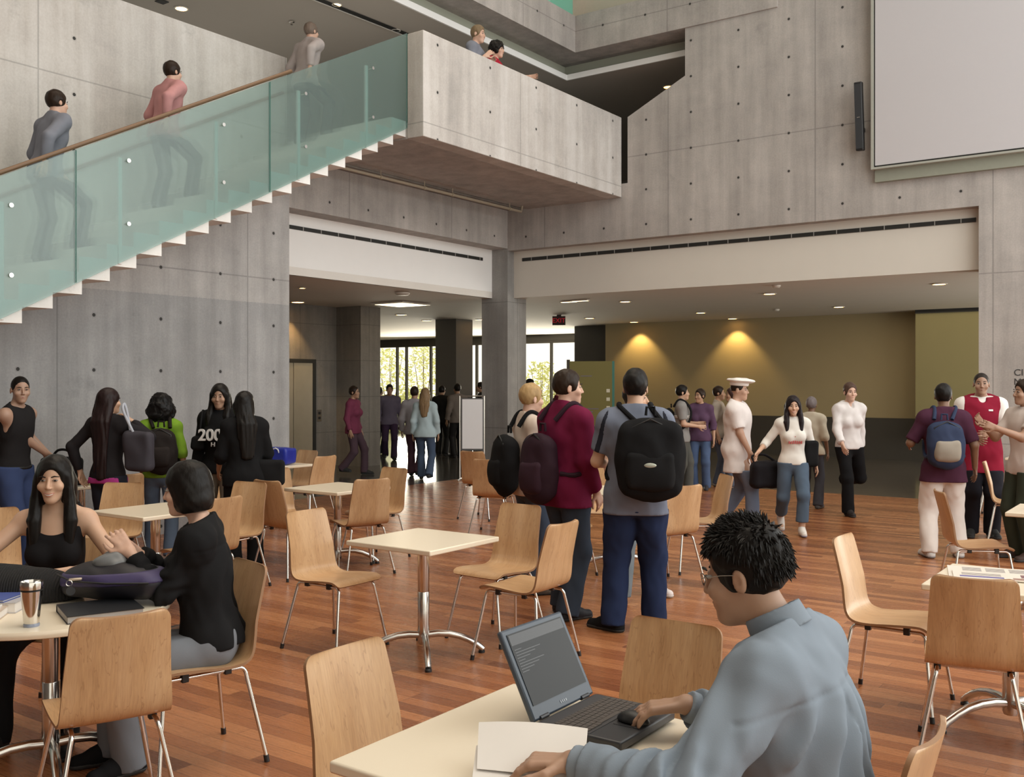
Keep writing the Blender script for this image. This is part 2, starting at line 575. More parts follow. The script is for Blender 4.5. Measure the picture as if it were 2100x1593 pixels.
def solid(name, fn, lo, hi, h, mat, parent=None, loc=None, rz=None, relax=1):
    v, f = polygonize(fn, lo, hi, h)
    if relax and len(f):
        for _ in range(relax):            # one light smoothing pass over the quads
            acc = np.zeros_like(v); cnt = np.zeros(len(v))
            for i in range(4):
                np.add.at(acc, f[:, i], v[f[:, (i + 1) % 4]] + v[f[:, (i + 3) % 4]])
                np.add.at(cnt, f[:, i], 2)
            v = v * 0.5 + 0.5 * acc / np.maximum(cnt, 1)[:, None]
    me = bpy.data.meshes.new(name)
    me.vertices.add(len(v)); me.vertices.foreach_set('co', v.astype(np.float32).ravel())
    me.loops.add(len(f) * 4); me.loops.foreach_set('vertex_index', f.astype(np.int32).ravel())
    me.polygons.add(len(f)); me.polygons.foreach_set('loop_start', np.arange(0, len(f) * 4, 4, dtype=np.int32))
    me.update(calc_edges=True); me.validate()
    me.polygons.foreach_set('use_smooth', [True] * len(me.polygons))
    me.materials.append(mat)
    o = bpy.data.objects.new(name, me)
    COL.objects.link(o)
    if parent is not None: o.parent = parent
    if loc is not None: o.location = loc
    if rz is not None: o.rotation_euler = (0, 0, rz)
    return o
# ================================================================ the building
# floors
gbox('floor', WOODFLOOR, -0.35, 13.6, -21, 0.55, -0.12, 0.0, 'reddish hardwood plank floor of the atrium', 'floor')
G(MB().box(-0.35, 13.6, 0.55, 14, -0.12, 0.0).box(-22, -0.35, -21, 14, -0.12, 0.0), 'floor_lobby', STONE, 'dark polished stone floor beyond the atrium columns', 'floor')
G(MB().box(-14, 0.30, -16, 0.0, 4.90, 5.09).box(-14, 13.6, 0.45, 9.0, 4.90, 5.09), 'floor_upper', CONC_DARK, 'upper storey concrete floor slab', 'floor')

# corner column, beams, walls
gbox('column', CONC_DARK, -0.6, 0.0, 0.0, 0.6, 0.0, 7.53, 'square grey concrete column at the corner where the two beams meet', 'column')
gbox('beam', CONC, -0.6, 0.0, -16, 0.0, 4.20, 4.90, 'concrete beam under the stair landing on the left side', 'beam')
gbox('beam', CONC, 0.0, 13.6, 0.0, 0.45, 4.16, 5.12, 'long concrete beam below the projection screen', 'beam')
wb = MB()
poly = [(2.517, 5.12), (13.6, 5.12), (13.6, 12.0), (5.155, 12.0), (5.155, 7.53), (3.587, 7.53), (3.587, 6.755), (2.517, 6.24)]
wb.prism([(t, 0.0, z) for t, z in poly], (0, 0.3, 0), 'y')
G(wb, 'wall_back', CONC, 'tall board-marked concrete wall with a sloping cut edge', 'wall')
gbox('column', CONC, 8.02, 9.6, 0.0, 0.55, 0.0, 4.16, 'wide concrete pier under the right end of the long beam', 'column')
gbox('beam', CONC, 1.493, 5.155, -0.035, 0.42, 7.53, 8.17, 'top storey concrete beam with a horizontal joint above the sloping wall', 'beam')
gbox('beam', CONC, 0.75, 1.493, -16, 0.42, 7.53, 8.17, 'top storey concrete beam below green glass', 'beam')
gbox('wall_top', plain('buff_plaster', (0.56, 0.50, 0.41), 0.8), 0.75, 5.155, 0.30, 0.42, 8.17, 12.0, 'buff upper wall above the top beam', 'wall')
gbox('floor_top', CONC_DARK, -3, 13, 0.42, 9, 7.53, 8.17, 'top storey floor slab', 'floor')
gbox('wall_top_left', MATS['buff_plaster'], -1.6, -1.5, -20, 0.42, 8.17, 12.0, 'buff upper wall behind the green glass', 'wall')
gbox('floor_top_left', CONC_DARK, -1.6, 0.75, -16, 0.42, 7.53, 8.17, 'top storey floor slab behind the green glass', 'floor')
GREENGL, t_ = newmat('green_glass')
t_.b.inputs['Base Color'].default_value = (0.20, 0.55, 0.42, 1)
t_.b.inputs['Roughness'].default_value = 0.08
t_.b.inputs['Alpha'].default_value = 0.72
gbox('glass_balustrade', GREENGL, 1.43, 1.455, -9, -0.06, 8.172, 9.25, 'clear green glass balustrade on the top storey edge', 'balustrade', kind='thing')

# stair wall with its top following the stair
TREAD, RISE, S_0, Z_0 = 0.2852, 0.1487, -10.28, 2.236
def under(s): return Z_0 + (s - S_0) * RISE / TREAD
wa = MB()
wa.prism([(0.82, -6.19, 0), (0.82, -14.2, 0), (0.82, -14.2, under(-14.2) + 0.1), (0.82, -6.19, under(-6.19) + 0.1)], (0.18, 0, 0), 'x')
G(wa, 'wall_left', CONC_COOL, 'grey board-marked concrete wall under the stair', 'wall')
gbox('wall_parapet', CONC_PALE, 0.27, 0.45, -16, -5.74, 2.0, 6.11, 'pale concrete parapet wall on the far side of the stair', 'wall')
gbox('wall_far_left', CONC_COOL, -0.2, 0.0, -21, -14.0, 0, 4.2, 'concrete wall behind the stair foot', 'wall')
gbox('wall_behind', plain('warm_plaster', (0.16, 0.145, 0.13), 0.8), -0.2, 13.6, -21.2, -21, 0, 12, 'plaster wall at the near end of the atrium', 'wall')
gbox('ceiling_atrium', WHITEP, -3, 14.2, -21.2, 1.0, 12.0, 12.2, 'white roof high over the atrium', 'ceiling')

# upper storey ceilings with pale edge and green-grey upstand
G(MB().box(-14, 1.0, -16, 9.0, 7.24, 7.33).box(1.0, 13, 0.45, 9.0, 7.24, 7.33), 'ceiling_upper', TAUPE, 'taupe ceiling of the upper storey', 'ceiling')
EDGE = MB().box(1.0, 1.03, -16, 0.45, 7.235, 7.335).box(1.0, 13, 0.42, 0.45, 7.235, 7.335)
G(EDGE, 'trim_1', WHITEP, 'white edge strip of the upper storey ceiling', 'trim')
G(MB().box(0.86, 0.90, -16, 0.60, 7.33, 7.53).box(0.90, 13, 0.56, 0.60, 7.33, 7.53), 'trim_2', GREENP, 'green grey upstand over the ceiling edge', 'trim')
G(MB().box(1.02, 13, 0.50, 0.53, 7.335, 7.365), 'trim_3', GRILLE, 'dark slot over the ceiling edge', 'trim')
gbox('wall_upper_back', plain('dark_plaster', (0.16, 0.14, 0.12), 0.8), -14, 13, 9.0, 9.2, 5.0, 7.3, 'far wall of the upper storey', 'wall')

# lobby: ceiling, white fascia bands, slots
G(MB().box(-22, -0.36, -16, 14, 3.30, 3.42).box(-0.36, 13.6, 0.24, 14, 3.30, 3.42), 'ceiling_lobby', CEILP, 'low warm grey lobby ceiling', 'ceiling')
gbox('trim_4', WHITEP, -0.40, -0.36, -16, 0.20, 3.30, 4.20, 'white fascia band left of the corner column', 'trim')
gbox('trim_5', WHITEP_SHADE, -0.36, 13.6, 0.20, 0.24, 3.30, 4.16, 'white fascia band right of the corner column', 'trim')
for nm, lab, boxes in (('slot_diffuser', 'dark slot air grille along the top of the left white band', 'A'), ('slot_diffuser', 'long dark slot air grille above the right white band', 'B')):
    root = empty(nm, W(-0.36, -6, 4.0) if boxes == 'A' else W(0.2, 0.2, 4.0), GRID_RZ, lab, 'air grille', 'slot air grilles')
    L = 5.7 if boxes == 'A' else 7.75
    sl = MB(); GM = plain('grey_metal', (0.35, 0.34, 0.32), 0.5)
    if boxes == 'A':
        sl.box(-0.01, 0.015, 0.0, L, -0.028, 0.028)
        for i in range(16):
            MB().box(0.0, 0.02, 0.2 + i * 0.36, 0.215 + i * 0.36, -0.028, 0.028).build('spacer', GM, root)
    else:
        sl.box(0.0, L, -0.015, 0.01, -0.03, 0.03)
        for i in range(22):
            MB().box(0.2 + i * 0.35, 0.212 + i * 0.35, -0.02, 0.0, -0.03, 0.03).build('spacer', GM, root)
    sl.build('slot', GRILLE, root)

# lobby walls
CLAD = concrete('stone_cladding', (0.20, 0.185, 0.165), holes=False, joint=1.25, jz=0.74, uo=0.1, zo=0.12)
gbox('wall_lift', CLAD, -6.5, -4.315, -9, -0.134, 0, 3.30, 'dark stone clad wall with the lift door', 'wall')
gbox('column', CLAD, -4.315, -3.615, -0.134, 0.45, 0, 3.30, 'dark stone clad pillar beside the lift', 'column')
gbox('column', plain('dark_column', (0.13, 0.12, 0.105), 0.6), -0.33, 0.33, -0.33, 0.33, 0, 3.30, 'dark round-edged column standing in front of the lobby windows', 'column')
_c = bpy.context.scene.objects['column.003']; _c.location = (-1.45, 24.9, 0)
yw = MB().box(-2.70, 13.6, 8.24, 8.4, 0.93, 3.30)
G(yw, 'wall_ochre', OCHRE, 'ochre lobby wall lit by two warm lamps', 'wall')
gbox('baseboard_ochre', DARKP, -2.70, 13.6, 8.18, 8.4, 0.0, 0.93, 'dark base along the ochre wall', 'baseboard')
pnl = empty('wall_panel', W(5.6, 7.7, 0.5), GRID_RZ, 'large olive green panel hanging on the right part of the lobby wall', 'panel')
MB().box(-0.25, 6.5, 0.0, 0.08, 0.0, 2.72).build('board', OLIVE, pnl)
MB().box(-0.25, 6.5, -0.03, 0.08, 2.72, 2.80).build('top_rail', GRILLE, pnl)
gbox('wall_window_side', DARKP, -3.9, -2.70, 8.6, 9.2, 0, 3.30, 'dark block between the windows and the ochre wall', 'wall')
gbox('wall_lobby_left', CLAD, -22.2, -22, -16, 14, 0, 3.3, 'far left wall of the lobby', 'wall')
gbox('wall_lobby_right', OCHRE, 13.4, 13.6, 0.55, 14, 0, 3.3, 'right wall of the lobby', 'wall')

# lobby windows with dark mullions
SW = 12.0
MULL = plain('bronze_mullion', (0.06, 0.052, 0.04), 0.4)
PANE, t_ = newmat('window_glass')
tr = t_.new('ShaderNodeBsdfTransparent'); gl = t_.new('ShaderNodeBsdfGlossy'); gl.inputs['Roughness'].default_value = 0.02
mx = t_.new('ShaderNodeMixShader'); mx.inputs[0].default_value = 0.05
t_.link(tr.outputs[0], mx.inputs[1]); t_.link(gl.outputs[0], mx.inputs[2]); t_.link(mx.outputs[0], t_.out.inputs[0])
xs = [on_s(p, SW)for p in (600, 690, 756, 815, 834, 884, 930, 978, 1056, 1131, 1184, 1250, 1320)]
for i in range(len(xs) - 1):
    r_ = empty('window_%d' % (i + 1), W(xs[i], SW, 0), GRID_RZ, 'tall lobby window bay %s' % ('beside the dark column' if i in (5, 6) else 'in the far window wall'), 'window', 'lobby window bays', 'structure')
    wd = xs[i + 1] - xs[i]
    fr = MB().box(-0.03, 0.03, -0.05, 0.05, 0, 3.1).box(0.03, wd - 0.03, -0.05, 0.05, 0.05, 0.14).box(0.03, wd - 0.03, -0.05, 0.05, 3.02, 3.1)
    if i == len(xs) - 2: fr.box(wd - 0.03, wd + 0.03, -0.05, 0.05, 0, 3.1)
    fr.build('window_frame', MULL, r_)
    MB().box(0.03, wd - 0.03, -0.006, 0.006, 0.14, 3.02).build('pane', PANE, r_)
gbox('trim_6', MULL, xs[0], xs[-1], SW - 0.06, SW + 0.06, 3.1, 3.3, 'dark head above the lobby windows', 'trim')
gbox('wall_far', DARKP, xs[-1], 13.6, SW, SW + 0.2, 0, 3.3, 'end wall beside the lobby windows', 'wall')

# outside: paving and shrubs
gbox('ground_outside', plain('pale_paving', (0.62, 0.58, 0.48), 0.9), -40, 20, 14, 60, -0.2, -0.02, 'sunlit pale paving outside the windows', 'ground')
LEAF, t_ = newmat('leaf_green')
d1 = t_.new('ShaderNodeBsdfDiffuse'); d2 = t_.new('ShaderNodeBsdfTranslucent')
for d_ in (d1, d2):
    t_.link(t_.mix(t_.noise(t_.coord().outputs['Object'], 5), (0.42, 0.48, 0.16, 1), (0.80, 0.78, 0.42, 1)), d_.inputs['Color'])
mx = t_.new('ShaderNodeMixShader'); mx.inputs[0].default_value = 0.6
t_.link(d1.outputs[0], mx.inputs[1]); t_.link(d2.outputs[0], mx.inputs[2]); t_.link(mx.outputs[0], t_.out.inputs[0])
BARK = plain('bark', (0.16, 0.11, 0.07), 0.9)
def shrub(t, s, h, r, label, n=900, low=0.0):
    root = empty('shrub', W(t, s, -0.02), 0, label, 'shrub', 'shrubs outside the windows')
    mb = MB(); rnd = random.Random(int(t * 31 + s * 7))
    for _ in range(n):
        a = rnd.uniform(0, 6.283); u = rnd.random() ** 0.6
        zz = low + rnd.random() * (h - low)
        rad = r * u * (0.55 + 0.45 * math.sin(math.pi * min(1, (zz - low) / (h - low) * 0.8 + 0.2)))
        c = Vector((rad * math.cos(a), rad * math.sin(a), zz))
        d = Vector((rnd.gauss(0, 1), rnd.gauss(0, 1), rnd.gauss(0, 0.6))).normalized()
        e = d.orthogonal().normalized()
        l = rnd.uniform(0.06, 0.13); wd = l * 0.42
        mb.add([c - d * l, c + e * wd, c + d * l, c - e * wd], [(0, 1, 2, 3)])
    mb.build('foliage', LEAF, root)
    st = MB()
    for k in range(4):
        a = k * 1.6
        st.tube([(0.05 * math.cos(a), 0.05 * math.sin(a), 0), (r * 0.3 * math.cos(a), r * 0.3 * math.sin(a), h * 0.5), (r * 0.5 * math.cos(a), r * 0.5 * math.sin(a), h * 0.9)], [0.03, 0.02, 0.008], 6)
    st.build('stem', BARK, root)
shrub(on_s(795, 15.0), 15.0, 1.25, 0.95, 'low bush outside the left lobby window')
shrub(on_s(850, 15.5), 15.5, 1.5, 1.0, 'bush outside behind the pale blue walker')
shrub(on_s(800, 19), 19, 3.3, 1.1, 'tall pale tree beyond the left lobby window', 700, 0.8)
shrub(on_s(868, 20), 20, 3.5, 0.9, 'slender tree beyond the second lobby window', 600, 0.8)
shrub(on_s(1158, 15.2), 15.2, 1.9, 0.9, 'dark bush outside by the directory board')
shrub(on_s(1110, 18), 18, 2.6, 0.8, 'loose tree outside right of the corner column', 500, 0.8)

# lift door and call plate
s0, s1 = on_t(560, -4.315), on_t(640, -4.315)
lift = empty('lift_door', W(-4.315, s0, 0), GRID_RZ, 'brushed steel lift door in the dark stone wall', 'lift door')
DOORM = plain('lift_steel', (0.62, 0.56, 0.45), 0.34, 0.7, 0.1, 3)
LD = s1 - s0
MB().box(0.0, 0.035, -0.08, 0.0, 0, 2.2).box(0.0, 0.035, LD, LD + 0.08, 0, 2.2).box(0.0, 0.035, 0, LD, 2.12, 2.2).build('door_frame', GRILLE, lift)
for k in (0, 1):
    MB().box(-0.02, 0.01 + 0.012 * k, k * LD / 2 + 0.005, (k + 1) * LD / 2 - 0.005, 0.0, 2.12).build('door_leaf', DOORM, lift)
cp = empty('call_plate', W(-4.31, on_t(654, -4.315), 1.05), GRID_RZ, 'small steel lift call plate with two buttons', 'call plate')
MB().box(-0.004, 0.01, -0.06, 0.06, -0.12, 0.12).build('plate', STEEL, cp)
for z in (-0.05, 0.05):
    MB().box(0.01, 0.02, -0.025, 0.025, z - 0.025, z + 0.025).build('button', BLACKP, cp)

# exit sign hanging from the lobby ceiling
ex = empty('exit_sign', (1.09, 23.1, 3.30), R(-8), 'dark red exit sign hanging from the lobby ceiling', 'sign')
MB().box(-0.15, 0.15, -0.03, 0.03, -0.24, -0.03).build('box', plain('sign_black', (0.03, 0.012, 0.012), 0.5), ex)
MB().box(-0.05, 0.05, -0.02, 0.02, -0.03, 0.0).build('bracket', BLACKP, ex)
text_mesh('lettering', 'EXIT', 0.15, plain('exit_red', (0.30, 0.01, 0.02), 0.5, emit=((0.6, 0.02, 0.03), 0.35)), ex, (0, -0.032, -0.135), (R(90), 0, 0))

# ceiling lamps in the lobby: flush discs on the ceiling plane
LAMPW = plain('lamp_warm', (0.9, 0.75, 0.5), 0.4, emit=((1.0, 0.78, 0.45), 3.0))
LAMPO = plain('lamp_amber', (0.9, 0.6, 0.25), 0.4, emit=((1.0, 0.62, 0.2), 4.0))
LAMPOFF = plain('lamp_off_white', (0.7, 0.66, 0.6), 0.4)
def ceil_pt(px, py, z):
    Y = (z - EYE) * FPX / (HZ - py)
    return Vector(((px - CX) / FPX * Y, Y, z))
def downlight(px, py, z, r, label, mat=None, spot=0, col=(1, 0.8, 0.5)):
    p = ceil_pt(px, py, z)
    o = empty('downlight', p, 0, label, 'downlight', 'recessed ceiling downlights')
    MB().lathe([(r * 1.25, 0.0), (r * 1.25, -0.008), (r, -0.012), (r, 0.0)], seg=20).build('trim_ring', LAMPOFF, o, smooth=True)
    MB().lathe([(0.0, -0.006), (r * 0.98, -0.006)], seg=20).build('lens', mat or LAMPW, o)
    if spot:
        light('downlight_beam', 'SPOT', p + Vector((0, 0, -0.03)), spot, col, 0.05, aim=p + Vector((0, 0, -2)), spot=R(95), blend=0.8)
    return o
for px, py, lab in ((1282, 618, 'downlight in front of the exit sign'), (1578, 602, 'downlight midway along the lobby ceiling nearest the white band'), (1926, 582, 'downlight near the right pier'),
                    (1437, 641, 'downlight between the two wall glows'), (1720, 629, 'downlight right of the second wall glow')):
    downlight(px, py, 3.295, 0.10, lab, spot=34)
downlight(620, 590, 3.295, 0.05, 'small bright lamp in a ceiling slot left of the corner column', LAMPW, spot=25)
downlight(611, 619, 3.295, 0.12, 'downlight over the lift door', LAMPW, spot=25)
for px, py, lab in ((875, 657, 'downlight left of the dark lobby column'), (822, 645, 'downlight near the stone clad pillar'), (1300, 660, 'downlight over the left wall glow'), (1502, 653, 'downlight over the right wall glow'),
                    (985, 655, 'downlight just left of the corner column'), (1209, 652, 'downlight right of the exit sign')):
    downlight(px, py, 3.295, 0.11, lab)
dome = empty('ceiling_speaker', ceil_pt(825, 600, 3.295), 0, 'white round ceiling dome nearest the left white band', 'ceiling dome')
MB().lathe([(0.13, 0.0), (0.13, -0.02), (0.10, -0.045), (0.0, -0.05)], seg=24).build('dome', LAMPOFF, dome, smooth=True)
p = ceil_pt(822, 622, 3.295)
dif = empty('ceiling_diffuser', p, GRID_RZ, 'square lit ceiling panel near the dark pillar', 'ceiling panel')
MB().box(-0.42, 0.42, -0.42, 0.42, -0.03, 0.0).build('frame', LAMPOFF, dif)
MB().box(-0.36, 0.36, -0.36, 0.36, -0.036, -0.03).build('panel', LAMPW, dif)
for px, py, lab in ((1167, 617, 'bright linear ceiling lamp above the exit sign'), (1190, 615, 'second short linear ceiling lamp above the exit sign')):
    p = ceil_pt(px, py, 3.295)
    o = empty('linear_lamp', p, GRID_RZ, lab, 'ceiling lamp', 'short linear lamps')
    MB().box(-0.18, 0.18, -0.05, 0.05, -0.02, 0).build('housing', LAMPOFF, o); MB().box(-0.16, 0.16, -0.035, 0.035, -0.026, -0.02).build('tube', LAMPW, o)
for px, py, lab in ((1592, 585, 'small round smoke detector on the lobby ceiling'), (1592, 634, 'smoke detector deeper in the lobby ceiling')):
    p = ceil_pt(px, py, 3.295)
    o = MB().lathe([(0.07, 0.0), (0.07, -0.02), (0.05, -0.04), (0.0, -0.04)], seg=18).build('smoke_detector', LAMPOFF, None, p, smooth=True)
    tag(o, lab, 'smoke detector', 'smoke detectors')
# wall washers of the ochre wall and of the lift wall
for px, lab in ((1314, 'left'), (1513, 'right')):
    tt = on_s(px, 8.24)
    light('wall_washer', 'SPOT', W(tt, 7.93, 3.26), 105, (1.0, 0.66, 0.24), 0.03, aim=W(tt, 8.16, 1.0), spot=R(92), blend=0.55)
light('wall_washer_lift', 'SPOT', W(-4.0, on_t(596, -4.315) - 0.1, 3.26), 70, (1.0, 0.6, 0.22), 0.03, aim=W(-4.22, on_t(596, -4.315) - 0.1, 1.2), spot=R(80), blend=0.5)
light('lobby_lamps', 'AREA', W(4.5, 4.6, 3.24), 80, (1.0, 0.82, 0.58), 8, 4, W(4.5, 4.6, 0))
light('lobby_side_fill', 'AREA', W(13.2, 4.4, 1.5), 420, (1.0, 0.95, 0.86), 6, 2.8, W(2, 4.4, 2.6))  # added fill before the solid right wall, brightens the lobby ceiling
light('lobby_window_glow', 'AREA', W(-8, 11.6, 1.5), 850, (1.0, 0.93, 0.76), 9, 2.6, W(-5, 0, 1.9))
# upper ceiling fittings
downlight(372, 17, 7.235, 0.085, 'yellow downlight in the upper ceiling at top left', LAMPW)
downlight(1371, 178, 7.235, 0.09, 'amber downlight seen over the sloping wall edge', LAMPO)
downlight(625, 112, 7.235, 0.07, 'small amber downlight over the stair head', LAMPO)
downlight(691, 9, 7.235, 0.06, 'lamp in the upper ceiling slot nearest the top edge', LAMPW)
downlight(812, 62, 7.235, 0.06, 'lamp in the upper ceiling slot above the glass stair panel', LAMPW)
p = ceil_pt(332, 3, 7.235)
tag(MB().box(-0.07, 0.07, -0.07, 0.07, -0.01, 0.0).build('ceiling_sensor', GRILLE, None, p, GRID_RZ), 'small dark square plate in the upper ceiling', 'ceiling plate')
p = ceil_pt(598, 44, 7.235)
tag(MB().lathe([(0.045, 0), (0.045, -0.012), (0.018, -0.02), (0.018, -0.05), (0.0, -0.05)], seg=16).build('fire_sprinkler', STEEL, None, p, smooth=True), 'sprinkler head in the upper ceiling', 'sprinkler')
a_, b_ = ceil_pt(600, -22, 7.232), ceil_pt(838, 72, 7.232)
sl = empty('ceiling_slot', a_, math.atan2(b_.y - a_.y, b_.x - a_.x), 'dark recessed lamp slot in the upper ceiling', 'ceiling slot')
L = (b_ - a_).length
MB().box(0, L, -0.05, 0.05, -0.004, 0.003).build('slot', GRILLE, sl)
MB().box(0, L, 0.05, 0.07, -0.012, 0.003).build('edge', LAMPOFF, sl)

# ---------------------------------------------------------------- staircase
FROST, t_ = newmat('frosted_green_glass')
ref = t_.new('ShaderNodeBsdfRefraction'); ref.inputs['Roughness'].default_value = 0.24; ref.inputs['IOR'].default_value = 1.10; ref.inputs['Color'].default_value = (0.80, 0.93, 0.91, 1)
dif_ = t_.new('ShaderNodeBsdfDiffuse'); dif_.inputs['Color'].default_value = (0.42, 0.55, 0.54, 1)
trl = t_.new('ShaderNodeBsdfTranslucent'); trl.inputs['Color'].default_value = (0.62, 0.78, 0.76, 1)
m1 = t_.new('ShaderNodeMixShader'); m1.inputs[0].default_value = 0.72
t_.link(dif_.outputs[0], m1.inputs[1]); t_.link(trl.outputs[0], m1.inputs[2])
m2 = t_.new('ShaderNodeMixShader'); m2.inputs[0].default_value = 0.50
t_.link(m1.outputs[0], m2.inputs[1]); t_.link(ref.outputs[0], m2.inputs[2])
gls = t_.new('ShaderNodeBsdfGlossy'); gls.inputs['Roughness'].default_value = 0.25
m3 = t_.new('ShaderNodeMixShader'); m3.inputs[0].default_value = 0.06
tpt = t_.new('ShaderNodeBsdfTransparent'); tpt.inputs['Color'].default_value = (0.80, 0.93, 0.91, 1)
m4 = t_.new('ShaderNodeMixShader'); m4.inputs[0].default_value = 0.50
t_.link(m2.outputs[0], m4.inputs[1]); t_.link(tpt.outputs[0], m4.inputs[2])
t_.link(m4.outputs[0], m3.inputs[1]); t_.link(gls.outputs[0], m3.inputs[2]); t_.link(m3.outputs[0], t_.out.inputs[0])
GEDGE = plain('glass_edge_green', (0.07, 0.20, 0.165), 0.2)
stair = empty('staircase', W(2.1, -14.5, 0), GRID_RZ, 'concrete staircase with frosted green glass balustrade and wooden handrail', 'staircase')
OT, OS = 2.1, -14.5
def SV(t, s, z): return (t - OT, s - OS, z)
PALECONC = concrete('concrete_stair', (0.84, 0.82, 0.80), holes=False, joint=50, jz=50)
pts = []
K0, K1 = -15, 18
for k in range(K0, K1):
    s = S_0 + TREAD * k; z = Z_0 + RISE * k
    pts.append((s, z)); pts.append((s, z + RISE))
pts.append((-5.19, pts[-1][1]))
up = []
zt = 0.205
for k in range(K0, K1):
    s = S_0 + TREAD * k - 0.03; z = Z_0 + RISE * k + RISE
    up.append((s, z - RISE + zt)); up.append((s, z + zt))
up.append((-5.19, up[-1][1]))
fl = MB()
for i in range(len(pts) - 1):      # one slice per edge keeps the long folded section free of concave caps
    pass
n = len(pts)
for tt in (0.45, 2.10):
    fl.add([SV(tt, *q) for q in pts] + [SV(tt, *q) for q in up],
           [((i, i + 1, n + i + 1, n + i) if tt > 1 else (n + i, n + i + 1, i + 1, i)) for i in range(n - 1)])
fl.add([SV(0.45, *q) for q in pts] + [SV(2.10, *q) for q in pts], [(i, i + 1, n + i + 1, n + i) for i in range(n - 1)])
fl.add([SV(0.45, *q) for q in up] + [SV(2.10, *q) for q in up], [(n + i, n + i + 1, i + 1, i) for i in range(n - 1)])
fl.build('flight', PALECONC, stair)
ld = MB().box(0.45 - OT, 2.133 - OT, -5.19 - OS, -0.002 - OS, 4.885, 5.09)
ld.build('landing', CONC, stair)
MB().box(2.133 - OT, 2.403 - OT, -5.192 - OS, -0.005 - OS, 4.885, 6.25).build('landing_parapet', CONC_PALE, stair, bevel=0.008)
def gbot(s): return Z_0 + RISE + (s - S_0) * RISE / TREAD - 0.01
GT = 2.145
joints = [on_t(834, GT), on_t(552, GT), on_t(154, GT)]
joints.append(joints[-1] - (joints[1] - joints[2])); joints.append(joints[-1] - (joints[1] - joints[2]))
STANDS = {0: (766, 628), 1: (460, 265), 2: (24,)}
for i in range(len(joints) - 1):
    sb, sa = joints[i] - 0.006, joints[i + 1] + 0.006
    HG = 1.235
    mb = MB().prism([SV(GT, sa, gbot(sa)), SV(GT, sb, gbot(sb)), SV(GT, sb, gbot(sb) + HG), SV(GT, sa, gbot(sa) + HG)], (0.014, 0, 0), 'x')
    gp = mb.build('glass_panel', FROST, stair)
    eg = MB()
    for s_ in (sa, sb):
        eg.box(GT - OT + 0.001, GT - OT + 0.0135, s_ - OS - 0.003, s_ - OS + 0.003, gbot(s_) + 0.01, gbot(s_) + HG - 0.01)
    eg.build('glass_edge', GEDGE, gp)
    stands = [on_t(x, GT + 0.03) for x in STANDS.get(i, ())] or [sa + 0.5, sb - 0.5]
    for s_ in stands:
        MB().box(GT - OT - 0.055, GT - OT - 0.03, s_ - OS - 0.075, s_ - OS - 0.035, gbot(s_) - 0.05, gbot(s_) + 0.98).build('post', WHITEP, stair, bevel=0.004)
        for zz in (0.34, 0.95):
            st = MB().tube([SV(GT - 0.05, s_, gbot(s_) + zz), SV(GT + 0.014, s_, gbot(s_) + zz)], 0.008, 10)
            st.tube([SV(GT + 0.014, s_, gbot(s_) + zz), SV(GT + 0.028, s_, gbot(s_) + zz)], 0.02, 14)
            st.build('standoff', STEEL, gp, smooth=True)
WOODR = plain('wood_handrail', (0.17, 0.09, 0.042), 0.4, 0, 0.15, 9)
def rail(t, s_a, s_b, dz, r=0.024):
    MB().tube([SV(t, s_a, gbot(s_a) + dz), SV(t, s_b, gbot(s_b) + dz)], r, 12).build('handrail', WOODR, stair, smooth=True)
rail(2.06, -14.3, on_t(597, 2.06), 1.262, 0.021)
rail(0.55, -14.3, -5.9, 0.93, 0.022)
# pipe under the landing
pipe = empty('sprinkler_pipe', W(0.55, -4.9, 4.78), GRID_RZ, 'thin buff sprinkler pipe hung under the landing', 'pipe')
PIPE = plain('buff_pipe', (0.42, 0.36, 0.27), 0.5)
MB().tube([(0, 0, 0), (0, 4.55, 0), (0, 4.58, 0.1)], 0.022, 10).build('pipe', PIPE, pipe, smooth=True)
for q in (0.9, 1.9, 2.6, 4.2):
    MB().tube([(0, q, 0.0), (0, q, 0.105)], 0.007, 6).tube([(0, q - 0.02, 0), (0, q + 0.02, 0)], 0.03, 10).build('hanger', PIPE, pipe, smooth=True)

# ---------------------------------------------------------------- projection screen and loudspeaker
tA = on_s(1787, -0.16)
scr = empty('projection_screen', W(tA, -0.03, 4.80), GRID_RZ, 'large white projection screen on the concrete wall', 'screen')
MB().box(0.055, 4.4, -0.14, -0.10, 0.055, 4.2).build('screen_surface', plain('screen_white', (0.56, 0.54, 0.555), 0.8, 0, 0.01), scr)
MB().box(0.0, 0.035, -0.16, -0.02, 0.0, 4.2).box(0.035, 4.4, -0.16, -0.02, 0.0, 0.03).build('frame', plain('screen_frame', (0.40, 0.40, 0.35), 0.4), scr)
MB().box(0.035, 4.4, -0.10, -0.02, 0.03, 4.2).build('back_board', GRILLE, scr)
MB().box(0.03, 4.4, -0.06, 0.03, -0.17, 0.0).build('mounting_rail', plain('screen_rail', (0.30, 0.31, 0.25), 0.6), scr)
tS = on_s(1768, -0.08)
spk = empty('column_speaker', W(tS, -0.16, 5.10), GRID_RZ, 'slim black column loudspeaker beside the projection screen', 'loudspeaker')
sb = MB().box(-0.055, 0.055, -0.05, 0.05, 0, 0.98).build('cabinet', BLACKP, spk, bevel=0.012)
sb.rotation_euler = (R(6), 0, 0)
gr = MB().box(-0.048, 0.048, -0.056, -0.05, 0.03, 0.95).build('grille', plain('speaker_grille', (0.03, 0.032, 0.036), 0.7), spk); gr.rotation_euler = (R(6), 0, 0)
bd = MB().box(-0.02, 0.02, -0.06, -0.056, 0.47, 0.48).build('badge', STEEL, spk); bd.rotation_euler = (R(6), 0, 0)
MB().box(-0.02, 0.02, 0.03, 0.165, 0.3, 0.36).build('bracket', BLACKP, spk)
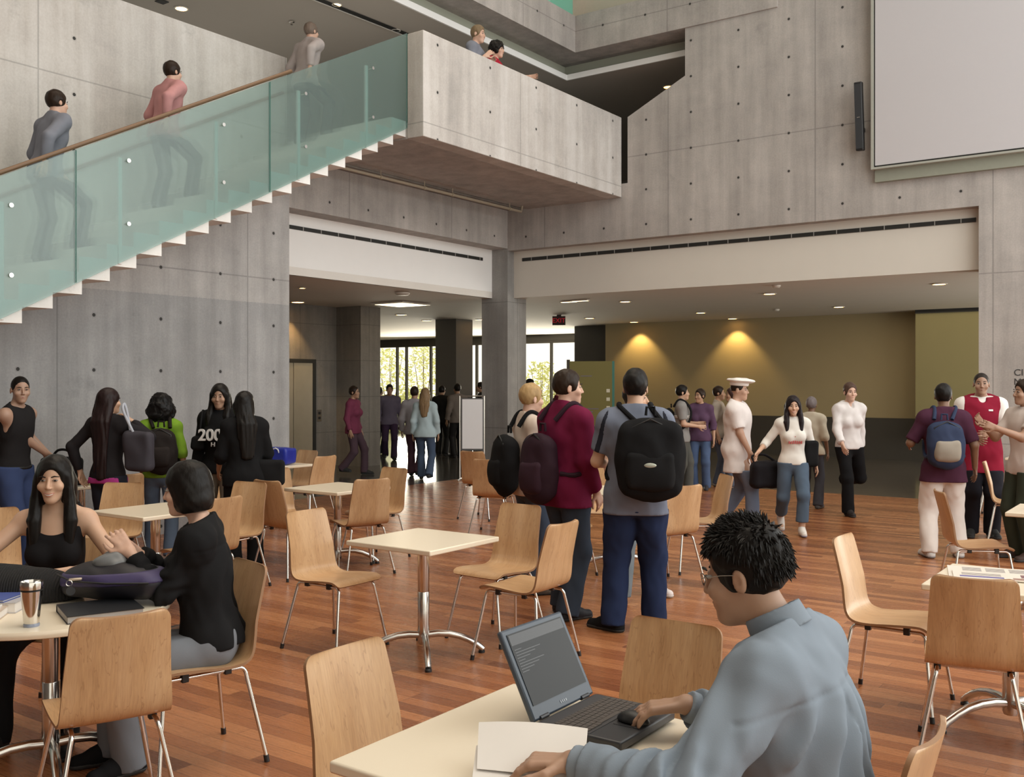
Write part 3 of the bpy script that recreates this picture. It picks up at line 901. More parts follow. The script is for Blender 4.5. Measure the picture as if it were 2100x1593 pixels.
# lettering on the right pier
SIGNM = plain('sign_letters', (0.05, 0.05, 0.05), 0.5)
sg = empty('wall_lettering', W(on_s(2079, 0), -0.004, 1.85), GRID_RZ, 'dark lettering on the right concrete pier', 'lettering')
text_mesh('letters', 'CIBC', 0.125, SIGNM, sg, (0, 0, 0.0), (R(90), 0, 0), align='LEFT')
text_mesh('letters', 'M', 0.125, SIGNM, sg, (0, 0, -0.125), (R(90), 0, 0), align='LEFT')
# ================================================================ cafe chairs and tables
def catmull(pts, n=6):
    out = []
    P = [pts[0]] + list(pts) + [pts[-1]]
    for i in range(1, len(P) - 2):
        p0, p1, p2, p3 = [Vector(q) for q in P[i - 1:i + 3]]
        for k in range(n):
            t = k / n
            out.append(0.5 * ((2 * p1) + (-p0 + p2) * t + (2 * p0 - 5 * p1 + 4 * p2 - p3) * t * t + (-p0 + 3 * p1 - 3 * p2 + p3) * t ** 3))
    out.append(Vector(P[-2]))
    return out

def seat_shell(parent):
    prof = catmull([(0, -0.222, 0.432), (0, -0.205, 0.450), (0, -0.165, 0.461), (0, -0.05, 0.456), (0, 0.06, 0.446), (0, 0.125, 0.446), (0, 0.170, 0.460), (0, 0.198, 0.492), (0, 0.214, 0.545), (0, 0.235, 0.64), (0, 0.262, 0.75), (0, 0.292, 0.862)], 6)
    # finer steps near both ends for the rounded corners
    ds = [0.0]
    for i in range(1, len(prof)):
        ds.append(ds[-1] + (prof[i] - prof[i - 1]).length)
    T = ds[-1]
    us = [0, .002, .005, .010, .017, .026, .036] + [0.036 + (T - 0.072) * i / 40 for i in range(1, 40)] + [T - .036, T - .026, T - .017, T - .010, T - .005, T - .002, T]
    def at(u):
        for i in range(1, len(ds)):
            if u <= ds[i] + 1e-9:
                f = (u - ds[i - 1]) / max(ds[i] - ds[i - 1], 1e-9)
                return prof[i - 1].lerp(prof[i], f), (prof[i] - prof[i - 1]).normalized()
        return prof[-1], (prof[-1] - prof[-2]).normalized()
    nx = 14
    th = 0.0125
    top = []; bot = []
    for u in us:
        p, d = at(u)
        nrm = Vector((0, -d.z, d.y))           # towards the sitter
        f = u / T
        hw = 0.200 + 0.006 * math.sin(min(1, f / 0.4) * math.pi) if f < 0.45 else 0.203 - 0.030 * ((f - 0.45) / 0.55) ** 1.0
        e = min(u, T - u); rr = 0.036 if u > T / 2 else 0.03
        if e < rr:
            hw = hw - rr + math.sqrt(max(0, rr * rr - (rr - e) ** 2))
        back = max(0, min(1, (f - 0.5) / 0.2))
        for k in range(nx + 1):
            x = -1 + 2 * k / nx
            cv = (0.022 * back + 0.005 * (1 - back)) * x * x
            q = Vector((x * hw, p.y, p.z)) + nrm * cv
            top.append(q); bot.append(q - nrm * th)
    mb = MB()
    n = nx + 1; m = len(us); o = len(top)
    fs = []
    fe = []
    for i in range(m - 1):
        for k in range(nx):
            a = i * n + k
            fs.append((a, a + 1, a + n + 1, a + n))
            fs.append((o + a, o + a + n, o + a + n + 1, o + a + 1))
        a = i * n; b = i * n + nx
        fe.append((a, a + n, o + a + n, o + a)); fe.append((b, o + b, o + b + n, b + n))
    for k in range(nx):
        fe.append((k, o + k, o + k + 1, k + 1))
        a = (m - 1) * n + k
        fe.append((a, a + 1, o + a + 1, o + a))
    mb.add(top + bot, fs, 0)
    base = 0
    for f in fe:
        mb.f.append(f); mb.m.append(1)
    ob = mb.build('seat_shell', [PLY, PLY_EDGE], parent, smooth=True)
    return ob

def make_chair():
    root = empty('cafe_chair')
    tag(root, 'plywood cafe chair', 'chair', 'plywood cafe chairs')
    seat_shell(root)
    for sx in (-1, 1):
        for y0, y1, yt in ((0.0, -0.245, -0.165), (0.0, 0.245, 0.150)):
            pts = [(sx * 0.150, y0, 0.422), (sx * 0.150, yt * 0.75, 0.422)]
            for k in range(6):
                a = k / 5 * math.pi / 2
                sg = 1 if yt > 0 else -1
                pts.append((sx * (0.150 + 0.008 * (1 - math.cos(a))), yt + sg * (0.030 * math.sin(a) - 0.0), 0.422 - 0.035 * (1 - math.cos(a))))
            pts.append((sx * 0.232, y1, 0.012))
            lg = MB().tube(pts, 0.0092, 10).build('leg', STEEL, root, smooth=True)
            MB().tube([(sx * 0.2285, y1 * 0.985, 0.030), (sx * 0.2325, y1, 0.0)], 0.0125, 10).build('foot_cap', BLACKP, lg, smooth=True)
            MB().box(sx * 0.135, sx * 0.165, yt * 0.62 - 0.016, yt * 0.62 + 0.016, 0.405, 0.444).build('bracket', BLACKP, root, bevel=0.004)
    MB().tube([(-0.15, 0.06, 0.418), (0.15, 0.06, 0.418)], 0.008, 8).build('crossbar', STEEL, root, smooth=True)
    return root

def make_table(shape, size, label=None):
    root = empty('cafe_table')
    tag(root, label or 'cream topped cafe table on a steel pedestal', 'table', 'cream topped pedestal tables')
    H = 0.73
    if shape == 'square':
        h = size / 2
        tp = MB().box(-h, h, -h, h, H - 0.032, H)
        tp.build('tabletop', LAMINATE, root, bevel=0.007, segs=3)
    else:
        MB().lathe([(0, H - 0.032), (size - 0.012, H - 0.032), (size - 0.003, H - 0.028), (size, H - 0.018), (size, H - 0.010), (size - 0.005, H), (0, H)], seg=72).build('tabletop', LAMINATE, root, smooth=True)
    MB().lathe([(0.0, H - 0.045), (0.11, H - 0.045), (0.11, H - 0.033), (0.0, H - 0.033)], seg=24).build('mounting_plate', BLACKP, root)
    MB().lathe([(0.0, 0.07), (0.030, 0.07), (0.037, 0.085), (0.037, 0.398), (0.0355, 0.400), (0.037, 0.402), (0.037, H - 0.046), (0, H - 0.046)], seg=28).build('column', CHROME, root, smooth=True)
    for k in range(4):
        a = math.pi / 4 + k * math.pi / 2
        ca, sa = math.cos(a), math.sin(a)
        pr = [(0.030, 0.128), (0.09, 0.133), (0.16, 0.128), (0.23, 0.110), (0.29, 0.083), (0.34, 0.052), (0.375, 0.022)]
        lg = MB().tube([(r * ca, r * sa, z) for r, z in pr], [0.022, 0.022, 0.0215, 0.021, 0.0205, 0.020, 0.019], 12).build('leg', CHROME, root, smooth=True)
        MB().lathe([(0.0, 0.0), (0.021, 0.0), (0.021, 0.012), (0.012, 0.02), (0, 0.02)], (0.368 * ca, 0.368 * sa, 0), 14).build('glide', BLACKP, lg, smooth=True)
    return root

CHAIR = None
def chair(x, y, deg, label):
    global CHAIR
    if CHAIR is None:
        CHAIR = make_chair(); o = CHAIR
    else:
        o = copy_tree(CHAIR)
    o.location = (x, y, 0); o.rotation_euler = (0, 0, R(deg)); o['label'] = label
    return o
TABLES = {}
def table(x, y, deg, label, shape='square', size=0.68):
    k = (shape, size)
    if k not in TABLES:
        TABLES[k] = make_table(shape, size); o = TABLES[k]
    else:
        o = copy_tree(TABLES[k])
    o.location = (x, y, 0); o.rotation_euler = (0, 0, R(deg)); o['label'] = label
    return o

GD = -35.5
table(-0.555, 6.24, GD, 'empty square cream table in the middle with three chairs around it')
table(0.10, 2.656, GD, 'square cream table carrying the open laptop', size=0.82)
table(-2.02, 4.36, GD + 20, 'round cream table with the steel mug and the purple bag', 'round', 0.50)
table(-2.756, 7.69, GD, 'square cream table just behind the two seated women')
table(-1.64, 9.36, GD, 'square table in the shade between dark chair backs, right of the seated women', size=0.70)
table(-2.87, 12.0, GD, 'square table carrying the blue bag at the end of the concrete wall', size=0.66)
table(-4.22, 9.75, GD, 'table by the concrete wall with a yellow green slip on it')
table(2.46, 4.91, GD, 'square cream table with the newspaper on it')
table(4.2, 7.6, GD, 'cream table by the right edge of the picture with a small black gadget on it')
table(0.95, 9.05, GD, 'table hidden behind the men with backpacks')
table(6.95, 13.15, GD, 'farthest table on the right in front of the concrete pier')

for c in (
    (-1.147, 6.445, 54.5, 'chair left of the empty middle table, turned to the right'),
    (-0.105, 6.71, -38, 'chair on the far side of the empty middle table'),
    (0.088, 6.175, -125.5, 'chair on the right side of the empty middle table, seen from behind'),
    (-0.31, 3.01, 54.5, 'large pale chair on the left side of the laptop table, glossy highlight on its back'),
    (0.42, 3.28, -35.5, 'chair across the laptop table, its back standing beyond the keyboard'),
    (0.775, 2.545, -125.5, 'chair of the man at the laptop, only a corner of its back in view'),
    (-1.57, 3.85, -147, 'chair with its back to us at the round table with the mug'),
    (-1.44, 4.50, -50, 'chair on which the woman in the black shirt sits'),
    (-2.36, 5.12, -8, 'chair on which the smiling woman sits, mostly hidden'),
    (-3.42, 6.45, 20, 'chair at the left edge of the picture behind the smiling woman'),
    (-3.31, 8.15, -5, 'pale chair facing us behind the square table, warm light on its seat'),
    (-2.98, 7.12, 130, 'chair whose seat shows between the smiling woman and the black shirt'),
    (-2.35, 7.50, -125, 'chair half hidden behind the head of the woman in black'),
    (-2.35, 8.25, -25, 'orange lit chair right of the head of the woman in black'),
    (-1.97, 8.86, 144.5, 'dark chair seen from behind, left of the shaded table'),
    (-1.38, 9.00, -147, 'wide brown chair back in front of the shaded table'),
    (-1.34, 9.73, -38, 'chair on the right far side of the shaded table'),
    (-2.26, 9.62, 25, 'light chair left of the shaded table, below the table with the blue bag'),
    (-2.39, 11.72, -125, 'chair right of the table with the blue bag'),
    (-2.735, 12.35, -35, 'olive dark chair behind the table with the blue bag'),
    (-3.75, 9.45, -145, 'chair at the wall table behind the long haired woman with the tote'),
    (-4.98, 9.05, 30, 'pale chair by the wall beyond the man in the sleeveless top'),
    (-3.24, 11.0, 0, 'pale chair by the wall behind the two women in black'),
    (-0.20, 11.3, 165, 'orange lit chair left of the blonde woman with a backpack'),
    (-0.36, 12.6, 150, 'chair hidden behind the orange lit chair by the poster stand'),
    (1.30, 8.45, -150, 'tan chair right behind the big black backpack'),
    (1.70, 9.10, -82, 'chair in side view facing left, between the backpack and the laptop user'),
    (0.85, 9.95, -20, 'chair seen in the gap between the maroon jacket and the big backpack'),
    (0.42, 8.78, 54.5, 'chair behind the legs of the man in the maroon jacket'),
    (2.04, 5.31, 54.5, 'chair left of the newspaper table, facing right'),
    (2.11, 4.55, 156, 'chair seen square from behind in front of the newspaper'),
    (3.62, 7.75, 80, 'chair in side view behind the newspaper table'),
    (5.32, 10.55, 62, 'chair behind the man in the red jersey, leaning back slat in view'),
    (6.25, 12.7, 60, 'farthest chair on the right, its steel legs by the pier'),
): chair(*c)

# ================================================================ things on the tables
# laptop
HN = Vector((0.065, 2.745, 0.732))
lp = empty('laptop', HN, R(90 - 35.5), 'open dark laptop on the cream table', 'laptop')
# local: x along the hinge (away from us), y towards the screen's back, z up ; the base runs to -y
LAPC = plain('laptop_dark', (0.028, 0.029, 0.034), 0.38, 0, 0.1)
LAPB = plain('laptop_blue_bezel', (0.050, 0.066, 0.090), 0.35, 0, 0.05)
LW, LDp = 0.318, 0.268
base = MB().box(0, LW, -LDp, 0, 0.008, 0.034).build('base', LAPC, lp, bevel=0.006)
dk = MB().box(0.006, LW - 0.006, -LDp + 0.10, -0.012, 0.034, 0.0355).build('deck', plain('laptop_deck', (0.045, 0.043, 0.046), 0.45), base)
kb = MB()
KEYM = plain('laptop_keys', (0.075, 0.062, 0.055), 0.5)
for r_ in range(6):
    nk = 15 if r_ else 17
    for k in range(nk):
        wk = (LW - 0.03) / nk
        if r_ == 5 and 4 <= k <= 9:
            if k == 4: kb.box(0.015 + 4 * wk + 0.001, 0.015 + 10 * wk - 0.001, -0.155 + 0.0, -0.139, 0.0355, 0.0385)
            continue
        y = -0.052 - r_ * 0.0182
        kb.box(0.015 + k * wk + 0.001, 0.015 + (k + 1) * wk - 0.001, y - 0.0155, y, 0.0355, 0.0385)
k_ = kb.build('keyboard', KEYM, base); k_['kind'] = 'stuff'
MB().box(LW / 2 - 0.045, LW / 2 + 0.03, -LDp + 0.03, -LDp + 0.088, 0.034, 0.035).build('touchpad', plain('touchpad', (0.03, 0.03, 0.033), 0.3), base)
MB().box(LW / 2 - 0.045, LW / 2 + 0.03, -LDp + 0.012, -LDp + 0.027, 0.034, 0.036).build('touchpad_button', LAPC, base)
lid = empty('lid', (0, 0.002, 0.034), 0); lid.parent = lp
lid.rotation_euler = (R(-27), 0, 0)
LH = 0.262
MB().box(0, LW, 0.0, 0.018, 0.0, LH).build('lid_shell', LAPB, lid, bevel=0.006)
SCRM = plain('laptop_screen', (0.014, 0.0145, 0.015), 0.30, 0, 0.05, spec=0.25)
MB().box(0.018, LW - 0.018, -0.002, 0.002, 0.040, LH - 0.016).build('screen', SCRM, lid)
tb = MB().box(0.022, LW - 0.022, -0.0026, -0.0018, LH - 0.050, LH - 0.020)
tb.build('screen_toolbar', plain('screen_toolbar', (0.022, 0.021, 0.022), 0.2), lid)
ln = MB()
for q in range(9):
    ln.box(0.026, 0.06 + 0.03 * ((q * 7) % 4), -0.0026, -0.0018, LH - 0.064 - q * 0.008, LH - 0.062 - q * 0.008)
ln.build('screen_lines', plain('screen_lines', (0.05, 0.05, 0.052), 0.2), lid)
lg_ = MB()
for q in range(4):
    lg_.box(LW / 2 - 0.016 + q * 0.009, LW / 2 - 0.011 + q * 0.009, -0.0015, 0.0005, 0.016, 0.023)
lg_.build('bezel_mark', plain('bezel_mark', (0.35, 0.38, 0.42), 0.4), lid)
for x0 in (0.03, LW - 0.07):
    MB().tube([(x0, 0.006, 0.036), (x0 + 0.04, 0.006, 0.036)], 0.007, 10).build('hinge', LAPC, lp, smooth=True)

# black mouse under the right hand
mo = Vector((0.335, 2.745, 0.769))
m_ = empty('mouse', mo, R(54), 'small black mouse under the right hand on the laptop', 'mouse')
solid('mouse_body', lambda p: np.maximum(ell(p, (0, 0, 0.0), (0.030, 0.050, 0.030)), -p[:, 2]), (-0.04, -0.06, -0.01), (0.04, 0.06, 0.04), 0.004, BLACKP, m_)
MB().tube([(0, -0.02, 0.0275), (0, -0.042, 0.018)], 0.004, 8).build('wheel', LAPB, m_)

# sheaf of papers in the left hand
PAPER = plain('paper', (0.78, 0.74, 0.70), 0.8, 0, 0.02)
def sheet(name, c00, c10, c01, c11, sag, parent=None, mat=PAPER, n=12, th=0.0012):
    mb = MB(); a = []; b = []
    C = [Vector(q) for q in (c00, c10, c01, c11)]
    nr = (C[1] - C[0]).cross(C[2] - C[0]).normalized()
    for j in range(n + 1):
        for i in range(n + 1):
            u, v = i / n, j / n
            q = C[0] * (1 - u) * (1 - v) + C[1] * u * (1 - v) + C[2] * (1 - u) * v + C[3] * u * v
            q = q + nr * sag * (math.sin(math.pi * u) * (0.4 + 0.6 * v))
            a.append(q); b.append(q - nr * th)
    o = len(a); m = n + 1; fs = []
    for j in range(n):
        for i in range(n):
            k = j * m + i
            fs += [(k, k + 1, k + m + 1, k + m), (o + k, o + k + m, o + k + m + 1, o + k + 1)]
    for i in range(n):
        fs += [(i, o + i, o + i + 1, i + 1), (n * m + i, n * m + i + 1, o + n * m + i + 1, o + n * m + i)]
        fs += [(i * m, i * m + m, o + i * m + m, o + i * m), (i * m + n, o + i * m + n, o + i * m + m + n, i * m + m + n)]
    mb.add(a + b, fs)
    return mb.build(name, mat, parent, smooth=True)
tag(sheet('paper_sheet', (-0.085, 2.40, 0.772), (0.165, 2.31, 0.775), (-0.085, 2.545, 0.835), (0.187, 2.455, 0.850), 0.010), 'upper white paper held in the left hand of the man at the laptop', 'paper', 'papers in the hand')
tag(sheet('paper_sheet', (-0.095, 2.375, 0.758), (0.14, 2.30, 0.762), (-0.09, 2.50, 0.792), (0.15, 2.42, 0.800), 0.006), 'lower cream paper under the hand of the man at the laptop', 'paper', 'papers in the hand')

# round table: mug, books, binder, bag, tag, knitted heap
mug = empty('travel_mug', (-1.925, 3.985, 0.73), 0, 'brushed steel travel mug on the round table', 'mug')
MB().lathe([(0.0, 0.012), (0.028, 0.012), (0.030, 0.02), (0.035, 0.08), (0.040, 0.128), (0.041, 0.142), (0.0, 0.142)], seg=40).build('body', STEEL, mug, smooth=True)
MB().lathe([(0.0, 0.0), (0.030, 0.0), (0.031, 0.006), (0.029, 0.013), (0, 0.013)], seg=32).build('base', plain('mug_base', (0.25, 0.28, 0.36), 0.15), mug, smooth=True)
MB().lathe([(0.0405, 0.142), (0.042, 0.143), (0.042, 0.147), (0.0405, 0.148)], seg=40).build('band', BLACKP, mug, smooth=True)
MB().lathe([(0.0405, 0.148), (0.043, 0.150), (0.0435, 0.172), (0.042, 0.180), (0.038, 0.180), (0.036, 0.168), (0.0, 0.166)], seg=40).build('lid', STEEL, mug, smooth=True)

def book(x, y, z, wd, dp, h, deg, name, label, cov, pages=PAPER):
    o = empty(name, (x, y, z), R(deg), label, name.split('_')[-1] if name != 'ring_binder' else 'binder', 'books and papers on the round table')
    MB().box(-wd / 2 + 0.004, wd / 2 - 0.004, -dp / 2 + 0.004, dp / 2 - 0.003, 0.003, h - 0.003).build('pages', pages, o)
    MB().box(-wd / 2, wd / 2, -dp / 2, dp / 2, 0, 0.003).box(-wd / 2, wd / 2, -dp / 2, dp / 2, h - 0.003, h).box(-wd / 2, wd / 2, dp / 2 - 0.003, dp / 2, 0.003, h - 0.003).build('cover', cov, o)
    return o
book(-2.26, 4.10, 0.73, 0.30, 0.22, 0.034, 12, 'thick_book', 'thick pale book lowest of the stack left of the mug', plain('cover_tan', (0.52, 0.42, 0.34), 0.6))
book(-2.27, 4.13, 0.764, 0.27, 0.20, 0.006, 20, 'note_pad', 'white note pad with pens on it, on the thick pale book', plain('pad_white', (0.74, 0.71, 0.68), 0.7))
book(-2.235, 4.29, 0.73, 0.26, 0.19, 0.045, 4, 'grey_book', 'grey book behind the note pad, under a blue one', plain('cover_grey', (0.45, 0.43, 0.44), 0.6))
book(-2.25, 4.30, 0.775, 0.22, 0.17, 0.012, -6, 'blue_book', 'thin blue covered book topmost behind the mug', plain('cover_blue', (0.06, 0.09, 0.30), 0.5))
for k, (x, y, d, lab) in enumerate(((-2.20, 4.06, 15, 'white pen nearest the mug on the note pad'), (-2.24, 4.09, 28, 'white pen farther back on the note pad'))):
    o = empty('pen', (x, y, 0.7745), R(d), lab, 'pen', 'pens on the note pad')
    MB().tube([(-0.06, 0, 0), (0.05, 0, 0)], 0.0042, 8).build('barrel', plain('pen_white', (0.75, 0.73, 0.7), 0.4), o, smooth=True)
    MB().tube([(0.05, 0, 0), (0.066, 0, 0)], [0.0035, 0.001], 8).build('tip', BLACKP, o, smooth=True)
book(-1.74, 4.20, 0.73, 0.30, 0.27, 0.032, 33, 'ring_binder', 'black ring binder on the round table under the purple bag', plain('binder_black', (0.016, 0.017, 0.02), 0.35), plain('binder_pages', (0.35, 0.32, 0.30), 0.7))

def heap(name, label, cat, loc, rz, fn, lo, hi, h, mat, group=None):
    o = empty(name, loc, rz, label, cat, group)
    solid('body', fn, lo, hi, h, mat, o)
    return o
BAGP = plain('bag_purple_black', (0.010, 0.009, 0.014), 0.55, 0, 0.2)
PURP = plain('bag_purple', (0.048, 0.036, 0.105), 0.55, 0, 0.25, 9)
bag = heap('shoulder_bag', 'black and purple bag lying on the binder on the round table', 'bag', (-1.76, 4.43, 0.762), R(-12),
     lambda p: smin(ell(p, (0, 0, 0.07), (0.25, 0.14, 0.085)), rbox(p, (0, 0.01, 0.05), (0.22, 0.11, 0.05), 0.04), 0.03) + 0.006 * wav(p, 22, 1.0), (-0.29, -0.19, -0.02), (0.29, 0.19, 0.19), 0.007, BAGP)
solid('purple_panel', lambda p: np.maximum(smin(ell(p, (0, 0, 0.072), (0.253, 0.143, 0.088)), rbox(p, (0, 0.01, 0.05), (0.22, 0.11, 0.05), 0.04), 0.03) + 0.006 * wav(p, 22, 1.0) - 0.003, np.abs(p[:, 2] - 0.085 - 0.06 * p[:, 0]) - 0.026), (-0.29, -0.19, 0.02), (0.29, 0.19, 0.19), 0.007, PURP, bag)
solid('crumpled_pocket', lambda p: ell(p, (-0.02, -0.02, 0.145), (0.085, 0.06, 0.045)) + 0.012 * wav(p, 38, 3.0), (-0.15, -0.11, 0.06), (0.12, 0.09, 0.22), 0.006, plain('grey_lining', (0.16, 0.165, 0.17), 0.4, 0, 0.3, 14), bag)
MB().tube([(-0.23, -0.10, 0.10), (-0.12, -0.150, 0.083), (0.05, -0.152, 0.080), (0.22, -0.10, 0.078)], 0.004, 8).build('zip', plain('zip_black', (0.02, 0.02, 0.02), 0.4), bag, smooth=True)
kt = empty('key_tag', (-1.905, 4.295, 0.815), R(20), 'silver key ring with a dark round tag hanging on the purple bag', 'key ring')
MB().box(-0.008, 0.045, -0.006, 0.004, 0.034, 0.046).build('clip', plain('tan_metal', (0.55, 0.47, 0.38), 0.3, 0.8), kt, bevel=0.003)
MB().tube([(-0.006 + 0.012 * math.cos(a), -0.006, 0.026 + 0.012 * math.sin(a)) for a in [k * math.pi / 8 for k in range(16)]], 0.0018, 6, closed=True).build('ring', STEEL, kt, smooth=True)
MB().tube([(0.0, -0.010, -0.008), (0.0, -0.004, -0.008)], 0.019, 20).build('disc', plain('tag_dark', (0.03, 0.03, 0.034), 0.3), kt, smooth=True)
KNIT, t_ = newmat('black_knit')
tc_ = t_.coord(); wv = t_.new('ShaderNodeTexWave'); wv.inputs['Scale'].default_value = 28; wv.inputs['Distortion'].default_value = 1.5
t_.link(tc_.outputs['Object'], wv.inputs['Vector']); t_.b.inputs['Base Color'].default_value = (0.013, 0.012, 0.013, 1); t_.b.inputs['Roughness'].default_value = 0.95
t_.bump(wv.outputs['Fac'], 0.9, 0.012)
heap('knitted_cardigan', 'black ribbed knit heaped on the round table in front of the smiling woman', 'clothing', (-2.24, 4.50, 0.73), R(6),
     lambda p: smin(ell(p, (-0.06, 0.0, 0.05), (0.30, 0.15, 0.10)), ell(p, (0.12, -0.02, 0.03), (0.18, 0.12, 0.08)), 0.06) + 0.010 * wav(p, 17, 2.0), (-0.42, -0.22, -0.005), (0.36, 0.2, 0.20), 0.009, KNIT)

# newspaper on the right table
nw = empty('newspaper', (2.50, 5.03, 0.7305), R(-22), 'folded newspaper on the right table', 'newspaper')
NEWS = plain('newsprint', (0.66, 0.60, 0.53), 0.85, 0, 0.05, 30)
INK = plain('newsprint_ink', (0.16, 0.14, 0.16), 0.8)
MB().box(-0.27, 0.30, -0.17, 0.19, 0, 0.004).box(-0.25, 0.31, -0.18, 0.02, 0.004, 0.009).build('pages', NEWS, nw)
MB().box(-0.22, -0.02, -0.150, -0.115, 0.009, 0.0096).build('headline', plain('headline_violet', (0.14, 0.12, 0.30), 0.8), nw)
lines = MB()
for q in range(7):
    for cc in range(3):
        lines.box(-0.20 + cc * 0.11, -0.20 + cc * 0.11 + 0.09, 0.045 + q * 0.017, 0.050 + q * 0.017, 0.004, 0.0046)
for q in range(4):
    lines.box(-0.21, -0.03, -0.095 + q * 0.018, -0.09 + q * 0.018, 0.009, 0.0096)
lines.build('columns_of_print', INK, nw)
MB().box(0.06, 0.28, -0.10, -0.02, 0.009, 0.0097).build('photo', plain('news_photo', (0.20, 0.10, 0.11), 0.7, 0, 0.5, 25), nw)
MB().box(0.02, 0.29, -0.165, -0.115, 0.009, 0.0097).build('photo', plain('news_photo_tan', (0.33, 0.20, 0.16), 0.7, 0, 0.5, 25), nw)
# gadget, slip, blue bag
g_ = empty('pocket_gadget', at_z(2094, 1048, 0.745), R(-30), 'small black gadget on the table at the right edge', 'gadget')
g_.location = (4.03, 7.66, 0.73)
MB().box(-0.04, 0.04, -0.025, 0.025, 0, 0.05).build('case', BLACKP, g_, bevel=0.006); MB().box(-0.025, 0.0, -0.027, -0.025, 0.015, 0.035).build('display', plain('display_grey', (0.3, 0.3, 0.3), 0.4), g_)
tag(MB().box(-0.07, 0.07, -0.03, 0.03, 0, 0.004).build('paper_slip', plain('slip_yellow_green', (0.45, 0.50, 0.08), 0.7), None, (-4.02, 9.55, 0.7305), R(5)), 'yellow green paper slip on the wall table', 'paper slip')
bb = empty('carrier_bag', (-2.84, 12.0, 0.73), R(-20), 'royal blue carrier bag standing on the table at the wall end', 'bag')
BLUEB = plain('bag_blue', (0.012, 0.025, 0.30), 0.4, 0, 0.15, 5)
solid('body', lambda p: rbox(p, (0, 0, 0.10), (0.21 - 0.12 * 0, 0.13, 0.10), 0.03) + 0.012 * wav(p, 13, 4.0), (-0.27, -0.2, -0.01), (0.27, 0.2, 0.26), 0.012, BLUEB, bb)
MB().tube([(0.04, -0.13, 0.13), (0.04, -0.14, 0.19), (0.075, -0.14, 0.205), (0.11, -0.14, 0.19), (0.12, -0.13, 0.15)], 0.008, 8).build('handle', plain('handle_white', (0.7, 0.72, 0.75), 0.5), bb, smooth=True)

# ================================================================ poster stand and directory board
ps = empty('poster_stand', (-0.70, 17.5, 0), R(-3), 'steel poster stand with a blank white sheet beside the corner column', 'poster stand')
PW = 0.43
for x in (-PW / 2, PW / 2):
    MB().tube([(x, 0, 0.02), (x, 0, 1.49)], 0.012, 8).build('post', STEEL, ps, smooth=True)
    MB().tube([(x - 0.02, -0.2, 0.012), (x, 0, 0.03), (x + 0.02, 0.2, 0.012)], 0.012, 8).build('foot', STEEL, ps, smooth=True)
for z_ in (1.485, 0.50):
    MB().box(-PW / 2, PW / 2, -0.01, 0.01, z_ - 0.01, z_ + 0.01).build('crossbar', STEEL, ps)
MB().box(-0.20, 0.20, -0.012, 0.008, 0.53, 1.45).build('board', plain('board_frame', (0.10, 0.10, 0.10), 0.5), ps)
MB().box(-0.175, 0.185, -0.016, -0.012, 0.56, 1.43).build('sheet', plain('poster_white', (0.85, 0.85, 0.86), 0.6, 0, 0.01), ps)
db = empty('directory_board', (1.415, 17.6, 0), R(-14), 'tall olive glass directory board near the lobby windows', 'directory board')
DBM, t_ = newmat('olive_glass_board')
t_.b.inputs['Base Color'].default_value = (0.19, 0.17, 0.065, 1); t_.b.inputs['Roughness'].default_value = 0.12
MB().box(-0.40, 0.36, -0.015, 0.015, 0.06, 2.10).build('board', DBM, db)
MB().box(-0.45, -0.40, -0.03, 0.03, 0, 2.13).build('post', MULL, db); MB().box(0.36, 0.40, -0.008, 0.008, 0.06, 2.10).build('glass_edge', GEDGE, db)
tx = MB()
for z, x0, x1 in ((1.83, -0.2, 0.0), (1.25, -0.1, 0.12), (1.20, -0.1, 0.02), (0.95, -0.15, 0.12), (0.90, -0.15, 0.0)):
    tx.box(x0, x1, -0.018, -0.015, z, z + 0.018)
tx.build('text_lines', INK, db)
ic = MB()
for z in (1.55, 1.40, 1.25, 1.05, 0.9):
    ic.box(0.26, 0.32, -0.018, -0.015, z, z + 0.06)
ic.build('pictogram', plain('icon_pale', (0.6, 0.58, 0.45), 0.5), db)
# ================================================================ people
def rotm(ax, deg):
    return np.array(Matrix.Rotation(R(deg), 3, ax))
def skin_mat(col):
    name = 'skin_%02x%02x%02x' % tuple(int(255 * x) for x in col)
    if name in MATS: return MATS[name]
    m, t = newmat(name)
    tc = t.coord()
    n = t.noise(tc.outputs['Object'], 9, 3)
    t.link(t.mix(n, c4([x * 0.92 for x in col]), c4([min(1, x * 1.08) for x in col])), t.b.inputs['Base Color'])
    t.b.inputs['Roughness'].default_value = 0.48
    t.b.inputs['Subsurface Weight'].default_value = 0.08
    t.b.inputs['Subsurface Radius'].default_value = (0.02, 0.008, 0.004)
    return m
def hair_mat(col):
    name = 'hair_%02x%02x%02x' % tuple(int(255 * x) for x in col)
    if name in MATS: return MATS[name]
    m, t = newmat(name)
    tc = t.coord()
    n = t.noise(tc.outputs['Object'], 60, 3, 0.6, (1.0, 1.0, 0.12))
    t.link(t.mix(n, c4([x * 0.5 for x in col]), c4([min(1, x * 1.2) for x in col])), t.b.inputs['Base Color'])
    t.b.inputs['Roughness'].default_value = 0.38
    t.b.inputs['Specular IOR Level'].default_value = 0.16
    t.bump(n, 0.5, 0.004)
    return m
ASIAN = (0.56, 0.345, 0.235); FAIR = (0.62, 0.39, 0.29); BROWN = (0.20, 0.105, 0.062); TAN = (0.42, 0.24, 0.15)
BLACKH = (0.012, 0.010, 0.009); DARKH = (0.030, 0.018, 0.012); BLONDE = (0.46, 0.30, 0.14); BROWNH = (0.09, 0.045, 0.025)
EYEW = plain('eye_white', (0.48, 0.45, 0.42), 0.3); EYED = plain('eye_dark', (0.02, 0.013, 0.01), 0.15)
JEANS = (0.035, 0.055, 0.105)

